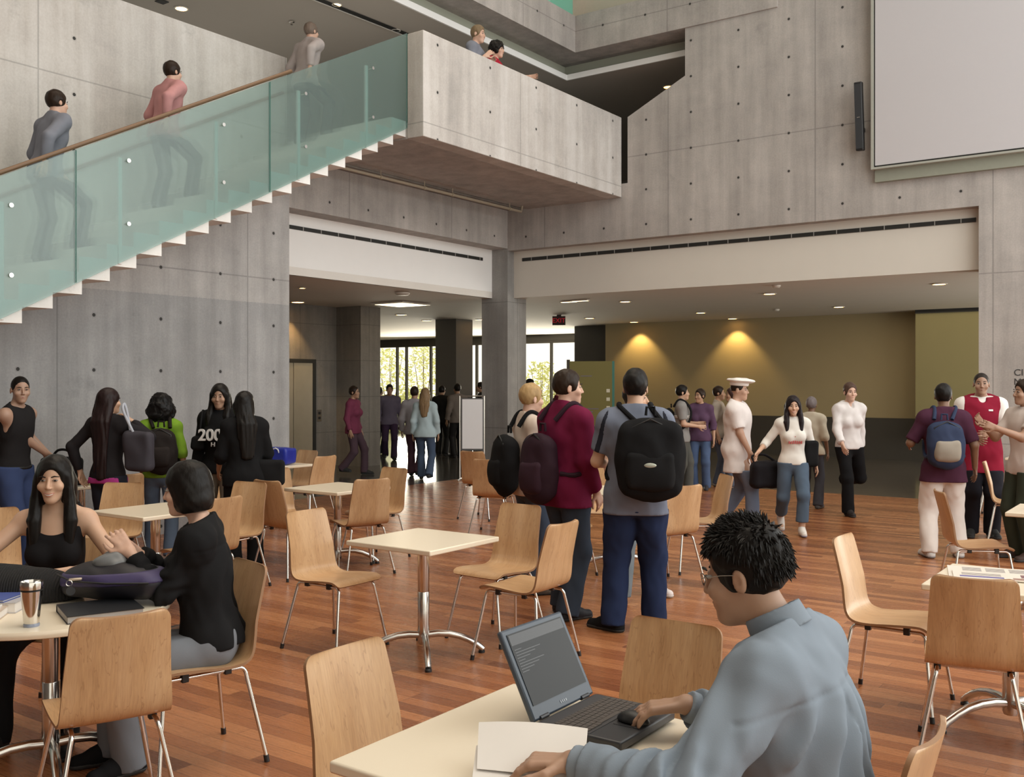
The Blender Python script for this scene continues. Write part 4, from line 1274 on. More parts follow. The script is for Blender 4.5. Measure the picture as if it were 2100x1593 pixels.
def ik(S, T, l1, l2, pole):
    S, T, pole = np.asarray(S, float), np.asarray(T, float), np.asarray(pole, float)
    d = T - S; L = np.linalg.norm(d)
    u = d / max(L, 1e-9)
    if L > (l1 + l2) * 0.995:
        T = S + u * (l1 + l2) * 0.995; L = (l1 + l2) * 0.995
    a = (l1 * l1 - l2 * l2 + L * L) / (2 * L)
    hgt = math.sqrt(max(l1 * l1 - a * a, 0))
    p = pole - u * (pole @ u); p = p / max(np.linalg.norm(p), 1e-9)
    return S + u * a + p * hgt, T

def unit(v):
    v = np.asarray(v, float); return v / max(np.linalg.norm(v), 1e-9)

def hand_prims(Wr, fdir, palm, side, k, curl=0.35, spread=0.10, thumb=0.6):
    """returns (kind, args) pieces of one hand: palm slab plus five bent fingers; side = +1 when the thumb lies towards cross(fdir, palm)"""
    f = unit(fdir); n = unit(np.asarray(palm, float) - f * (np.asarray(palm, float) @ f)); c = np.cross(f, n) * side   # c: thumb side
    P = []
    k0 = Wr + f * 0.045 * k
    for o in (-0.026, -0.008, 0.010, 0.026):
        P.append((Wr + c * o * 0.6 * k, Wr + f * 0.088 * k + c * o * k, 0.0145 * k, 0.0120 * k))
    for i, (o, L) in enumerate(((0.030, 0.070), (0.010, 0.078), (-0.010, 0.072), (-0.029, 0.056))):
        b = Wr + f * 0.088 * k + c * o * k
        d = unit(f + c * spread * (o / 0.03))
        ang = curl * (0.75 + 0.12 * i)
        r0 = 0.0092 * k
        for q, (fr, rr) in enumerate(((0.45, 1.0), (0.31, 0.9), (0.24, 0.8))):
            ang_q = ang * (1.0 if q == 0 else 1.0)
            ca, sa = math.cos(ang_q), math.sin(ang_q)
            d = unit(d * ca + n * sa)
            n_loc = n
            e = b + d * L * fr * k
            P.append((b, e, r0 * rr, r0 * (rr - 0.1)))
            b = e
    b = Wr + f * 0.022 * k + c * 0.024 * k
    d = unit(f * 0.62 + c * 0.72 + n * 0.35 * thumb)
    m = b + d * 0.045 * k; e = m + unit(f * 0.85 + c * (0.35 - 0.3 * thumb) + n * 0.40 * thumb) * 0.036 * k; g = e + unit(f + n * 0.45 * thumb - c * 0.1) * 0.026 * k
    P += [(Wr + c * 0.012 * k, b, 0.015 * k, 0.0135 * k), (b, m, 0.0135 * k, 0.0112 * k), (m, e, 0.0108 * k, 0.0098 * k), (e, g, 0.0096 * k, 0.0078 * k)]
    return P

class Person:
    def __init__(s, label, x, y, yaw, H=1.72, sex='m', z=0.0, pelvis=None, lean=0, twist=0, roll=0, head=(0, 0), lh=None, rh=None, lf=None, rf=None,
                 lpole=None, rpole=None, lk=None, rk=None, skin=FAIR, vox=0.011, girth=1.0, group=None, lhand=None, rhand=None, headfwd=0.0, feet=(0, 0), arm=1.0):
        s.k = k = H / 1.75; s.H = H; s.sex = sex; s.vox = vox; s.skin = skin
        s.root = empty('person', (x, y, z), R(yaw), label, 'person', group)
        s.g = girth * (0.93 if sex == 'f' else 1.0)
        s.face_done = False
        A = np.array
        s.Hc = A(pelvis if pelvis is not None else (0, 0, 0.925 * k), float)
        s.Rt = rotm('Z', twist) @ rotm('X', lean) @ rotm('Y', roll)
        T = lambda *p: s.Hc + s.Rt @ (A(p, float) * k)
        s.T = T
        s.waist = T(0, 0.0, 0.16); s.chest = T(0, -0.005, 0.35); s.neck = T(0, 0.012, 0.545)
        sw = 0.178 if sex == 'm' else 0.155
        s.shL, s.shR = T(sw, 0.005, 0.475), T(-sw, 0.005, 0.475)
        hy, hp = head
        s.Rh = rotm('Z', hy) @ rotm('X', hp)
        s.hc = s.neck + s.Rt @ A([0, -0.020 - headfwd, 0.045]) * k + s.Rh @ A([0, -0.012, 0.105]) * k
        ua, fa = 0.285 * k * arm, 0.255 * k * arm
        lh = T(sw + 0.085, -0.04, -0.04) if lh is None else A(lh, float); rh = T(-sw - 0.085, -0.04, -0.04) if rh is None else A(rh, float)
        s.elL, s.wrL = ik(s.shL, lh, ua, fa, lpole if lpole is not None else (0.35, 0.8, -0.3))
        s.elR, s.wrR = ik(s.shR, rh, ua, fa, rpole if rpole is not None else (-0.35, 0.8, -0.3))
        hx = 0.088 * k
        s.hipL = s.Hc + rotm('Z', twist * 0.4) @ A([hx, 0, -0.03 * k]); s.hipR = s.Hc + rotm('Z', twist * 0.4) @ A([-hx, 0, -0.03 * k])
        lf = A([0.105 * k, 0.0, 0.085 * k]) if lf is None else A(lf, float); rf = A([-0.105 * k, 0.0, 0.085 * k]) if rf is None else A(rf, float)
        s.knL, s.anL = ik(s.hipL, lf, 0.425 * k, 0.405 * k, lk if lk is not None else (0.12, -1, 0.1))
        s.knR, s.anR = ik(s.hipR, rf, 0.425 * k, 0.405 * k, rk if rk is not None else (-0.12, -1, 0.1))
        s.feet = feet
        s.lhand = dict(dir=None, palm=(-1, 0.1, 0), curl=0.38); s.lhand.update(lhand or {})
        s.rhand = dict(dir=None, palm=(1, 0.1, 0), curl=0.38); s.rhand.update(rhand or {})
        s.hem = None
        s.hands = hand_prims(s.wrL, s.lhand['dir'] if s.lhand['dir'] is not None else s.wrL - s.elL, s.lhand['palm'], 1 if s.lhand.get('side', 1) > 0 else -1, k, s.lhand['curl'], thumb=s.lhand.get('thumb', .6)), \
                  hand_prims(s.wrR, s.rhand['dir'] if s.rhand['dir'] is not None else s.wrR - s.elR, s.rhand['palm'], -1 if s.rhand.get('side', 1) > 0 else 1, k, s.rhand['curl'], thumb=s.rhand.get('thumb', .6))
    # ---- distance fields
    def torso(s, p, inf=0.0, belly=0.0):
        k, g, M = s.k, s.g, s.Rt
        f = s.sex == 'f'
        d = ell(p, s.Hc + M @ V3(0, 0.012, 0.005) * k, V3(0.172 if f else 0.162, 0.122, 0.135) * k * V3(g, g, 1) + inf, M)
        d = smin(d, ell(p, s.waist, V3(0.130 if f else 0.146, 0.098 + belly, 0.17) * k * V3(g, g, 1) + inf, M), 0.05)
        d = smin(d, ell(p, s.chest, V3(0.150 if f else 0.170, 0.112, 0.185) * k * V3(g, g, 1) + inf, M), 0.05)
        if f:
            for sx in (-1, 1):
                d = smin(d, ell(p, s.T(0.066 * sx, -0.085, 0.315), V3(0.062, 0.052, 0.062) * k + inf, M), 0.03)
        d = smin(d, rc(p, s.shL + s.Rt @ V3(-0.03, 0, -0.015) * k, s.shR + s.Rt @ V3(0.03, 0, -0.015) * k, 0.058 * k * g + inf, 0.058 * k * g + inf), 0.05)
        for sx in (-1, 1):
            d = smin(d, rc(p, s.T(sx * 0.045, 0.018, 0.555), s.T(sx * 0.13, 0.010, 0.49), 0.036 * k + inf, 0.046 * k + inf), 0.04)
        return d
    def neckf(s, p, inf=0.0):
        return rc(p, s.neck - s.Rt @ V3(0, -0.005, 0.03) * s.k, s.hc + s.Rh @ V3(0, 0.016, -0.045) * s.k, (0.056 if s.sex == 'm' else 0.048) * s.k + inf, (0.052 if s.sex == 'm' else 0.045) * s.k + inf)
    def armf(s, p, side, inf=0.0, upto=2.0, inf2=None):
        S, E, Wr = (s.shL, s.elL, s.wrL) if side > 0 else (s.shR, s.elR, s.wrR)
        k = s.k * (1.0 if s.sex == 'm' else 0.88)
        inf2 = inf if inf2 is None else inf2
        d = smin(rc(p, S, E, 0.052 * k + inf, 0.041 * k + inf), ell(p, S, V3(0.058, 0.058, 0.06) * k + inf), 0.03)
        if upto > 1.0:
            d2 = rc(p, E, Wr, 0.042 * k + inf, 0.027 * k + inf2)
            if upto < 2.0:
                u = unit(Wr - E); e = E + (Wr - E) * (upto - 1.0)
                d2 = np.maximum(d2, (p - e) @ u)
            d = smin(d, d2, 0.02)
        else:
            u = unit(E - S); e = S + (E - S) * upto
            d = np.maximum(d, (p - e) @ u)
        return d
    def legf(s, p, side, inf=0.0, flare=0.0, upto=2.0):
        Hh, K, An = (s.hipL, s.knL, s.anL) if side > 0 else (s.hipR, s.knR, s.anR)
        k, g = s.k, s.g
        th = rc(p, Hh, K, 0.090 * k * g + inf, 0.056 * k + inf)
        sh = rc(p, K, An + (An - K) * (0.12 if flare else 0.0), 0.055 * k + inf, min(0.040 * k + inf + flare, 0.082 * k))
        if not flare:
            sh = smin(sh, rc(p, K + (An - K) * 0.2, K + (An - K) * 0.42, 0.050 * k + inf, 0.049 * k + inf), 0.03)
        if flare or upto < 2:
            u = unit(An - K); e = K + (An - K) * (upto - 1.0) + (u * 0.045 * k if upto >= 2 else 0)
            sh = np.maximum(sh, (p - e) @ u)
        return smin(th, sh, 0.03)
    def headf(s, p, detail=True):
        k = s.k
        q = (p - s.hc) @ s.Rh / k
        d = ell(q, (0, 0.014, 0.032), (0.073, 0.092, 0.088))
        d = smin(d, ell(q, (0, -0.028, -0.048), (0.055 if s.sex == 'm' else 0.051, 0.062, 0.068)), 0.035)
        d = smin(d, ell(q, (0, -0.066, -0.093), (0.026, 0.024, 0.020)), 0.025)
        for sx in (-1, 1):
            d = smin(d, ell(q, (sx * 0.040, -0.060, -0.022), (0.026, 0.026, 0.024)), 0.02)        # cheekbone
            d = ssub(d, ell(q, (sx * 0.031, -0.098, 0.012), (0.018, 0.016, 0.011)), 0.012)         # eye socket
            d = smin(d, ell(q, (sx * 0.077, 0.012, -0.006), (0.009, 0.018, 0.029)), 0.006)          # ear
            d = ssub(d, ell(q, (sx * 0.088, 0.008, -0.001), (0.009, 0.010, 0.018)), 0.004)
        d = smin(d, rc(q, (0, -0.082, 0.022), (0, -0.104, -0.022), 0.007, 0.0105), 0.010)          # nose
        for sx in (-1, 1):
            d = smin(d, ell(q, (sx * 0.010, -0.096, -0.026), (0.008, 0.009, 0.006)), 0.005)
        d = smin(d, ell(q, (0, -0.086, -0.053), (0.021, 0.010, 0.0055)), 0.006)                     # lips
        d = smin(d, ell(q, (0, -0.084, -0.063), (0.018, 0.010, 0.006)), 0.006)
        d = ssub(d, ell(q, (0, -0.097, -0.0575), (0.020, 0.006, 0.0014)), 0.003)
        return d * k
    def bodyf(s, p):
        d = smin(s.torso(p, -0.004), s.neckf(p), 0.03)
        for sd in (1, -1):
            d = smin(d, s.armf(p, sd), 0.03)
            d = smin(d, s.legf(p, sd), 0.03)
            P = s.hands[0 if sd > 0 else 1]
            hd = None
            lo = s.wrL if sd > 0 else s.wrR
            near = np.linalg.norm(p - lo, axis=1) < 0.26 * s.k
            if near.any():
                q = p[near]
                for a, b, r0, r1 in P:
                    x = rc(q, a, b, r0, r1)
                    hd = x if hd is None else smin(hd, x, 0.006)
                d[near] = smin(d[near], hd, 0.012)
            A, K = (s.anL, s.knL) if sd > 0 else (s.anR, s.knR)
            fd = s.fdir(sd)
            d = smin(d, rc(p, A - V3(0, 0, 0.03) * s.k, A + fd * 0.13 * s.k - V3(0, 0, 0.055) * s.k, 0.034 * s.k, 0.026 * s.k), 0.02)
        near = np.linalg.norm(p - s.hc, axis=1) < 0.24 * s.k
        if near.any():
            d[near] = smin(d[near], s.headf(p[near]), 0.018)
        return d
    def fdir(s, sd):
        A, K = (s.anL, s.knL) if sd > 0 else (s.anR, s.knR)
        a = s.feet[0 if sd > 0 else 1]
        yaw, pitch = a if isinstance(a, tuple) else (a + 8 * sd, 0)
        d = rotm('Z', yaw) @ V3(0, -1, 0)
        d = d * math.cos(R(pitch)) + V3(0, 0, 1) * math.sin(R(pitch))
        return d
    def bounds(s, pad=0.16):
        P = np.array([s.Hc, s.waist, s.chest, s.neck, s.hc + V3(0, 0, .02), s.shL, s.shR, s.elL, s.elR, s.wrL, s.wrR, s.knL, s.knR, s.anL, s.anR] + [b for h in s.hands for _, b, _, _ in h])
        return P.min(0) - pad, P.max(0) + pad
    # ---- parts
    def body(s, vox=None, smile=False):
        lo, hi = s.bounds()
        lo[2] = min(lo[2], 0) if s.anL[2] < 0.2 else lo[2]
        solid('body', s.bodyf, lo, hi, vox or s.vox * 0.85, skin_mat(s.skin), s.root)
        k = s.k
        e = MB(); ir = MB(); br = MB()
        def hp(*q): return s.hc + s.Rh @ (V3(*q) * k)
        for sx in (-1, 1):
            eo = MB().ball(hp(sx * 0.031, -0.0765, 0.0125), (0.0128 * k, 0.0098 * k, 0.0047 * k), 12, 8).build('eye', EYEW, s.root, smooth=True)
            MB().ball(hp(sx * 0.031, -0.0815, 0.0120), (0.0078 * k, 0.0062 * k, 0.0046 * k), 10, 8).build('iris', EYED, eo, smooth=True)
            MB().tube([hp(sx * 0.014, -0.090, 0.031), hp(sx * 0.030, -0.089, 0.036), hp(sx * 0.050, -0.073, 0.031)], [0.0032 * k, 0.0040 * k, 0.0018 * k], 6).build('eyebrow', hair_mat(s.haircol if hasattr(s, 'haircol') else DARKH), s.root, smooth=True)
            MB().tube([hp(sx * 0.017, -0.0860, 0.0135), hp(sx * 0.025, -0.0885, 0.0180), hp(sx * 0.036, -0.0870, 0.0180), hp(sx * 0.046, -0.0790, 0.0140)], [0.0008 * k, 0.0015 * k, 0.0015 * k, 0.0007 * k], 6).build('eyelash', EYED, s.root, smooth=True)
        lip = tuple(min(1, c * f) for c, f in zip(s.skin, (0.85, 0.58, 0.62)))
        if smile:
            ar = lambda z, dz, y: [hp(x * 0.027, y + 0.0135 * abs(x) ** 2, z - dz * (1 - x * x)) for x in (-1, -0.6, -0.2, 0.2, 0.6, 1)]
            MB().tube(ar(-0.050, 0.006, -0.0955), [0.0012 * k, 0.0028 * k, 0.0034 * k, 0.0034 * k, 0.0028 * k, 0.0012 * k], 8).build('lips', skin_mat(lip), s.root, smooth=True)
            MB().tube(ar(-0.050, 0.0175, -0.0945), [0.0012 * k, 0.0032 * k, 0.0040 * k, 0.0040 * k, 0.0032 * k, 0.0012 * k], 8).build('lips', skin_mat(lip), s.root, smooth=True)
            MB().tube(ar(-0.0505, 0.0115, -0.0935), [0.0008 * k, 0.0036 * k, 0.0048 * k, 0.0048 * k, 0.0036 * k, 0.0008 * k], 8).build('teeth', plain('teeth', (0.70, 0.66, 0.60), 0.35), s.root, smooth=True)
            return s
        mb = MB().ball((0, 0, 0), 1, 12, 8)
        lp_ = MB(); vv = [hp(v[0] * 0.020, -0.0875 + v[1] * 0.0085 + abs(v[0]) * 0.006, -0.0565 + v[2] * 0.0075) for v in mb.v]
        lp_.add(vv, mb.f).build('lips', skin_mat(lip), s.root, smooth=True)
        return s
    def wrinkle(s, p, a=0.005, f=24, seed=0):
        return a * wav(p, f, seed) + 0.45 * a * wav(p, f * 2.1, seed + 2)
    def shirt(s, col, sleeve=2.0, hem=-0.05, fit=0.016, name='shirt', neck=0.0, ntilt=0.35, wr=0.006, belly=0.0, mat=None, sleevefit=None, vneck=0.0, cut=None, ripple=0.0, slo=0.022, vox=None):
        """hem: height in the torso frame (0 = pelvis centre); sleeve 0..2 along the arm; neck: offset of the neckline"""
        sf = fit if sleevefit is None else sleevefit
        if not cut: s.hem = hem if s.hem is None else min(hem, s.hem)
        up = s.Rt @ V3(0, 0, 1)
        hp = s.Hc + up * hem * s.k
        npt = s.neck + s.Rt @ V3(0, -0.02, 0.030 + neck) * s.k
        nn = unit(s.Rt @ V3(0, -ntilt, 1))
        def fn(p):
            d = s.torso(p, fit, belly)
            if hem < -0.06:
                low = rc(p, s.hipL, s.hipL - up * 0.25 * s.k, 0.092 * s.k + fit, 0.10 * s.k + fit)
                low = smin(low, rc(p, s.hipR, s.hipR - up * 0.25 * s.k, 0.092 * s.k + fit, 0.10 * s.k + fit), 0.08)
                d = smin(d, low, 0.04)
            if sleeve > 0:
                for sd in (1, -1):
                    d = smin(d, s.armf(p, sd, sf, sleeve), 0.035)
            d = d + s.wrinkle(p, wr, 21, s.H * 10)
            if ripple:                      # bunched folds around the elbows and drag folds down the back
                for S_, E_, W_ in ((s.shL, s.elL, s.wrL), (s.shR, s.elR, s.wrR)):
                    u = unit(W_ - E_); hh_ = (p - E_) @ u; rr_ = np.linalg.norm(p - E_ - hh_[:, None] * u, axis=1)
                    wdw = np.exp(-((hh_ - 0.05) / 0.11) ** 2) * np.exp(-(rr_ / 0.12) ** 2)
                    d = d + ripple * wdw * np.sin(hh_ * 105 + 2.2 * np.sin((p @ V3(31, 17, 23))))
                    u = unit(E_ - S_); hh_ = (p - S_) @ u; rr_ = np.linalg.norm(p - S_ - hh_[:, None] * u, axis=1)
                    wdw = np.exp(-((hh_ - 0.12) / 0.12) ** 2) * np.exp(-(rr_ / 0.12) ** 2)
                    d = d + 0.55 * ripple * wdw * np.sin((p - S_) @ (np.cross(u, V3(0, 0, 1)) * 75 + u * 22))
                q_ = (p - s.chest) @ s.Rt
                wdw = np.clip(q_[:, 1] / 0.08, 0, 1) * np.clip((0.10 - q_[:, 2]) / 0.12, 0, 1)
                d = d + 0.8 * ripple * wdw * np.sin(q_[:, 0] * 62 + 5.5 * q_[:, 2] * np.sign(q_[:, 0]) * 3 + 1.5 * np.sin(q_[:, 2] * 14))
                d = d + 0.0035 * np.exp(-((q_[:, 2] - 0.075) / 0.006) ** 2) * (q_[:, 1] > 0)
            d = smin(d, s.neckf(p, 0.012), 0.02)
            d = np.maximum(d, (p - npt) @ nn)
            hh = (p - hp) @ up
            if hem < -0.03: d = d - 0.012 * np.clip(1 - hh / 0.13, 0, 1)
            d = np.maximum(d, -hh)
            if vneck:
                d = np.maximum(d, -ell(p, s.T(0, -0.12, 0.585), V3(0.055, 0.10, vneck + 0.03) * s.k, s.Rt))
            if sleeve <= 0:
                for sx in (1, -1):
                    S = s.shL if sx > 0 else s.shR
                    d = np.maximum(d, (p - (S - s.Rt @ V3(sx * slo, 0, 0) * s.k)) @ (s.Rt @ unit(V3(sx, 0, 0.05))))
            if cut: d = cut(p, d)
            return d
        lo, hi = s.bounds()
        return solid(name, fn, lo, hi, vox or s.vox, mat or fabric(col), s.root)
    def trousers(s, col, fit=0.020, flare=0.022, upto=2.0, rise=None, name='trousers', wr=0.005, mat=None):
        up = s.Rt @ V3(0, 0, 1)
        if rise is None: rise = 0.10 if s.hem is None else min(0.10, s.hem + 0.03)
        wp = s.Hc + up * rise * s.k
        def fn(p):
            d = ell(p, s.Hc + s.Rt @ V3(0, 0.012, 0.0) * s.k, V3(0.168 if s.sex == 'f' else 0.160, 0.122, 0.145) * s.k * V3(s.g, s.g, 1) + fit * 0.7, s.Rt)
            d = smin(d, ell(p, s.waist, V3(0.135 if s.sex == 'f' else 0.147, 0.10, 0.15) * s.k * s.g + fit * 0.5, s.Rt), 0.04)
            L = smin(s.legf(p, 1, fit, flare, upto), s.legf(p, -1, fit, flare, upto), 0.012)
            d = smin(d, L, 0.035)
            d = d + s.wrinkle(p, wr, 19, s.H * 7)
            return np.maximum(d, (p - wp) @ up)
        lo, hi = s.bounds(0.15)
        lo[2] = max(lo[2], -0.02) if s.anL[2] < 0.3 and s.root.location.z < 1 else lo[2]
        hi[2] = min(hi[2], s.waist[2] + 0.35)
        return solid(name, fn, lo, hi, s.vox, mat or fabric(col), s.root)
    def shoes(s, col, sole=(0.03, 0.03, 0.03), big=1.0):
        k = s.k * big
        for sd in (1, -1):
            A, K = (s.anL, s.knL) if sd > 0 else (s.anR, s.knR)
            f = s.fdir(sd); f3 = f; side = unit(np.cross(f, V3(0, 0, 1))); upv = np.cross(side, f)
            hl = A - f * 0.035 * k - upv * 0.045 * k; toe = A + f * 0.165 * k - upv * 0.058 * k
            z0 = A - upv * 0.085 * s.k
            def fn(p):
                d = smin(rc(p, hl, toe, 0.043 * k, 0.035 * k), rc(p, A, A + f * 0.09 * k - upv * 0.035 * k, 0.043 * k, 0.035 * k), 0.03)
                d = np.maximum(d, -((p - z0) @ upv))
                return np.maximum(d, (p - (A + upv * 0.028 * k)) @ upv)
            P = np.array([hl, toe, A])
            o = solid('shoe', fn, P.min(0) - 0.08, P.max(0) + 0.08, max(0.006, s.vox * 0.7), fabric(col, 0.5), s.root)
            def fs(p):
                d = rc(p, hl, toe, 0.047 * k, 0.039 * k)
                d = np.maximum(d, -((p - z0) @ upv)); return np.maximum(d, (p - (z0 + upv * 0.022 * k)) @ upv)
            solid('sole', fs, P.min(0) - 0.09, P.max(0) + 0.08, max(0.006, s.vox * 0.7), plain('sole_%02x' % int(255 * sole[0]), sole, 0.7), o)
        return s
    def hair(s, style, col, vox=None, length=0.35, seed=0.0):
        s.haircol = col
        k = s.k; hx = vox or max(0.0065, s.vox * 0.75)
        M = s.Rt
        def fn(p):
            q = (p - s.hc) @ s.Rh / k
            n = wav(q, 60, seed + 1) * 0.003 + wav(q, 130, seed) * 0.0015
            if style == 'buzz':
                d = ell(q, (0, 0.016, 0.034), (0.0755, 0.0945, 0.0905)) + 0.0004 * n
                d = ssub(d, ell(q, (0, -0.112, -0.02), (0.088, 0.096, 0.108)), 0.008)
                return np.maximum(d, -(q[:, 2] + 0.018 - 0.25 * np.minimum(q[:, 1], 0.02))) * k
            if style in ('short', 'spiky', 'bun', 'tail'):
                t = 0.011 if style == 'short' else 0.010
                d = ell(q, (0, 0.018, 0.038), (0.0735 + t, 0.094 + t, 0.090 + t * 1.3)) + n
                if style == 'spiky':
                    ang = np.abs(wav(q, 95, seed + 4))
                    d = d - 0.010 * ang * np.clip((q[:, 2] - 0.03) / 0.06, 0, 1) - 0.012 * np.clip((q[:, 2] - 0.06) / 0.05, 0, 1) * np.clip((-q[:, 1]) / 0.06, 0, 1)
                d = ssub(d, ell(q, (0, -0.116, -0.022), (0.086, 0.096, 0.108)), 0.010)
                for sx in (-1, 1):
                    d = ssub(d, ell(q, (sx * 0.085, 0.005, -0.012), (0.022, 0.024, 0.040)), 0.006)
                d = np.maximum(d, -(q[:, 2] + 0.060 - 0.5 * np.minimum(q[:, 1] - 0.03, 0.03)))
                if style == 'bun': d = smin(d, ell(q, (0, 0.115, 0.075), (0.042, 0.036, 0.040)) + n, 0.015)
                if style == 'tail':
                    d = smin(d, rc(q, (0, 0.105, 0.05), (0, 0.145, -0.10), 0.030, 0.020) + n, 0.015)
                return d * k
            if style == 'curly':
                nn = wav(q, 48, seed) * 0.010 + wav(q, 110, seed + 3) * 0.006 + wav(q, 190, seed + 5) * 0.003
                d = ell(q, (0, 0.030, 0.030), (0.112, 0.118, 0.118)) + nn
                d = smin(d, ell(q, (0, 0.045, -0.06), (0.150, 0.105, 0.125)) + nn, 0.05) if length > 0.2 else d
                d = ssub(d, ell(q, (0, -0.120, -0.025), (0.075, 0.092, 0.085)), 0.012)
                return d * k
            if style == 'bob':
                d = ell(q, (0, 0.020, 0.040), (0.092, 0.110, 0.104)) + n
                lw = ell(q, (0, 0.030, -0.040), (0.100, 0.098, 0.100)) + n
                d = smin(d, lw, 0.03)
                d = ssub(d, ell(q, (0, -0.120, -0.035), (0.074, 0.100, 0.098)), 0.012)
                return np.maximum(d, -(q[:, 2] + 0.105 - 0.3 * np.maximum(-q[:, 1], 0))) * k
            # long
            d = ell(q, (0, 0.020, 0.038), (0.088, 0.108, 0.102)) + n
            d = smin(d, ell(q, (0, 0.050, -0.05), (0.090, 0.066, 0.12)) + n, 0.03)
            d = ssub(d, ell(q, (0.008, -0.118, -0.035), (0.066, 0.100, 0.118)), 0.012)
            d = d * k
            dn = s.Rt @ V3(0, 0, -1)
            F = np.stack([s.Rt[:, 0] / 1.9, s.Rt[:, 1], s.Rt[:, 2]], 1)        # flattened fall of hair
            def fl(p_, a_, b_, ra, rb): return rc((p_ - s.neck) @ F, (np.asarray(a_) - s.neck) @ F, (np.asarray(b_) - s.neck) @ F, ra, rb)
            st = wav((p - s.neck) @ s.Rt * V3(6, 2, 0.5), 26, seed) * 0.006
            a2 = s.hc + s.Rh @ V3(0, 0.058, -0.01) * k
            b = s.neck + s.Rt @ V3(0, 0.105, -0.04) * k
            e = b + (dn * (length - 0.10) + s.Rt @ V3(0, 0.010, 0)) * k
            d = smin(d, np.minimum(fl(p, a2, b, 0.048 * k, 0.052 * k), fl(p, b, e, 0.052 * k, 0.030 * k)) + st, 0.035)
            if style == 'long_front':
                for sx in (-1, 1):
                    a2 = s.hc + s.Rh @ V3(sx * 0.068, -0.010, 0.02) * k
                    m2 = s.hc + s.Rh @ V3(sx * 0.082, -0.012, -0.09) * k
                    b = s.neck + s.Rt @ V3(sx * 0.090, -0.085, -0.05) * k
                    e = b + (dn * (length * 0.72 - 0.1) + s.Rt @ V3(-sx * 0.012, -0.030, 0)) * k
                    lk = np.minimum(np.minimum(rc(p, a2, m2, 0.026 * k, 0.030 * k), rc(p, m2, b, 0.030 * k, 0.036 * k)), rc(p, b, e, 0.036 * k, 0.016 * k))
                    d = smin(d, lk + st, 0.03)
            return d
        pad = V3(0.19, 0.22, 0.19 if style != 'curly' else 0.27) * k
        lo, hi = s.hc - pad, s.hc + pad
        if style.startswith('long'):
            lo = np.minimum(lo, s.neck + s.Rt @ V3(0, 0, -length - 0.05) * k - 0.17); hi = np.maximum(hi, s.neck + 0.22)
        solid('hair', fn, lo, hi, hx, hair_mat(col), s.root, relax=0 if style in ('spiky', 'curly') else 1)
        return s
    def collar(s, col, half=0.030, rad=0.068):
        cn = unit(s.Rt @ V3(0, -0.30, 1)); c = s.neck + s.Rt @ V3(0, -0.006, 0.030) * s.k
        def fn(p):
            q = (p - c); hgt = q @ cn; r_ = np.linalg.norm(q - hgt[:, None] * cn, axis=1)
            d = np.abs(r_ - (rad - 0.10 * np.clip(hgt, -0.03, 0.04)) * s.k) - 0.006
            d = np.maximum(d, np.abs(hgt - 0.004) - half)
            return np.maximum(d, -ell((p - s.T(0, -0.09, 0.57)) @ s.Rt, (0, 0, 0), (0.030, 0.06, 0.06)))
        solid('collar', fn, s.neck - 0.13, s.neck + 0.15, 0.005, fabric(col), s.root)
        return s
    def tufts(s, n=2600, L=0.021, seed=1):
        """short pointed locks standing off the scalp, one part of the head of hair"""
        rnd = random.Random(seed); k = s.k; mb = MB()
        for _ in range(n):
            a = rnd.uniform(0, 6.283); b = math.asin(rnd.uniform(-0.45, 1.0))
            q = Vector((0.086 * math.cos(a) * math.cos(b), 0.018 + 0.106 * math.sin(a) * math.cos(b), 0.040 + 0.104 * math.sin(b)))
            if q.y < 0.0 and q.z < 0.072 + 0.30 * max(0.0, -q.y - 0.06): continue
            if abs(q.x) > 0.045 and -0.045 < q.y < 0.050 and q.z < 0.045: continue
            if q.y < -0.02 and q.z < 0.05: continue
            if q.z < -0.045: continue
            nrm = Vector((q.x / 0.086, (q.y - 0.018) / 0.106, (q.z - 0.04) / 0.104)).normalized()
            up = max(0.0, q.z - 0.06) / 0.08
            d = (nrm * (0.10 + 0.30 * up) + Vector((rnd.gauss(0, 0.18), -0.55 * up + rnd.gauss(0, 0.2), -0.80 * (1 - up) + 0.25 * up + rnd.gauss(0, 0.1)))).normalized()
            l = L * rnd.uniform(0.6, 1.25)
            p0 = s.hc + s.Rh @ (np.array(q - nrm * 0.006) * k)
            p1 = s.hc + s.Rh @ (np.array(q + d * l * 0.5 - nrm * 0.002) * k); p2 = s.hc + s.Rh @ (np.array(q + d * l + Vector((0, 0, -0.12 * l))) * k)
            mb.tube([tuple(p0), tuple(p1), tuple(p2)], [0.0034 * k, 0.0026 * k, 0.0003 * k], 5, cap=False)
        o = mb.build('hair_locks', hair_mat(s.haircol), s.root, smooth=True)
        o['kind'] = 'stuff'
        return s
    def world(s, p):
        a = s.root.rotation_euler[2]
        return Vector((s.root.location.x + p[0] * math.cos(a) - p[1] * math.sin(a), s.root.location.y + p[0] * math.sin(a) + p[1] * math.cos(a), s.root.location.z + p[2]))
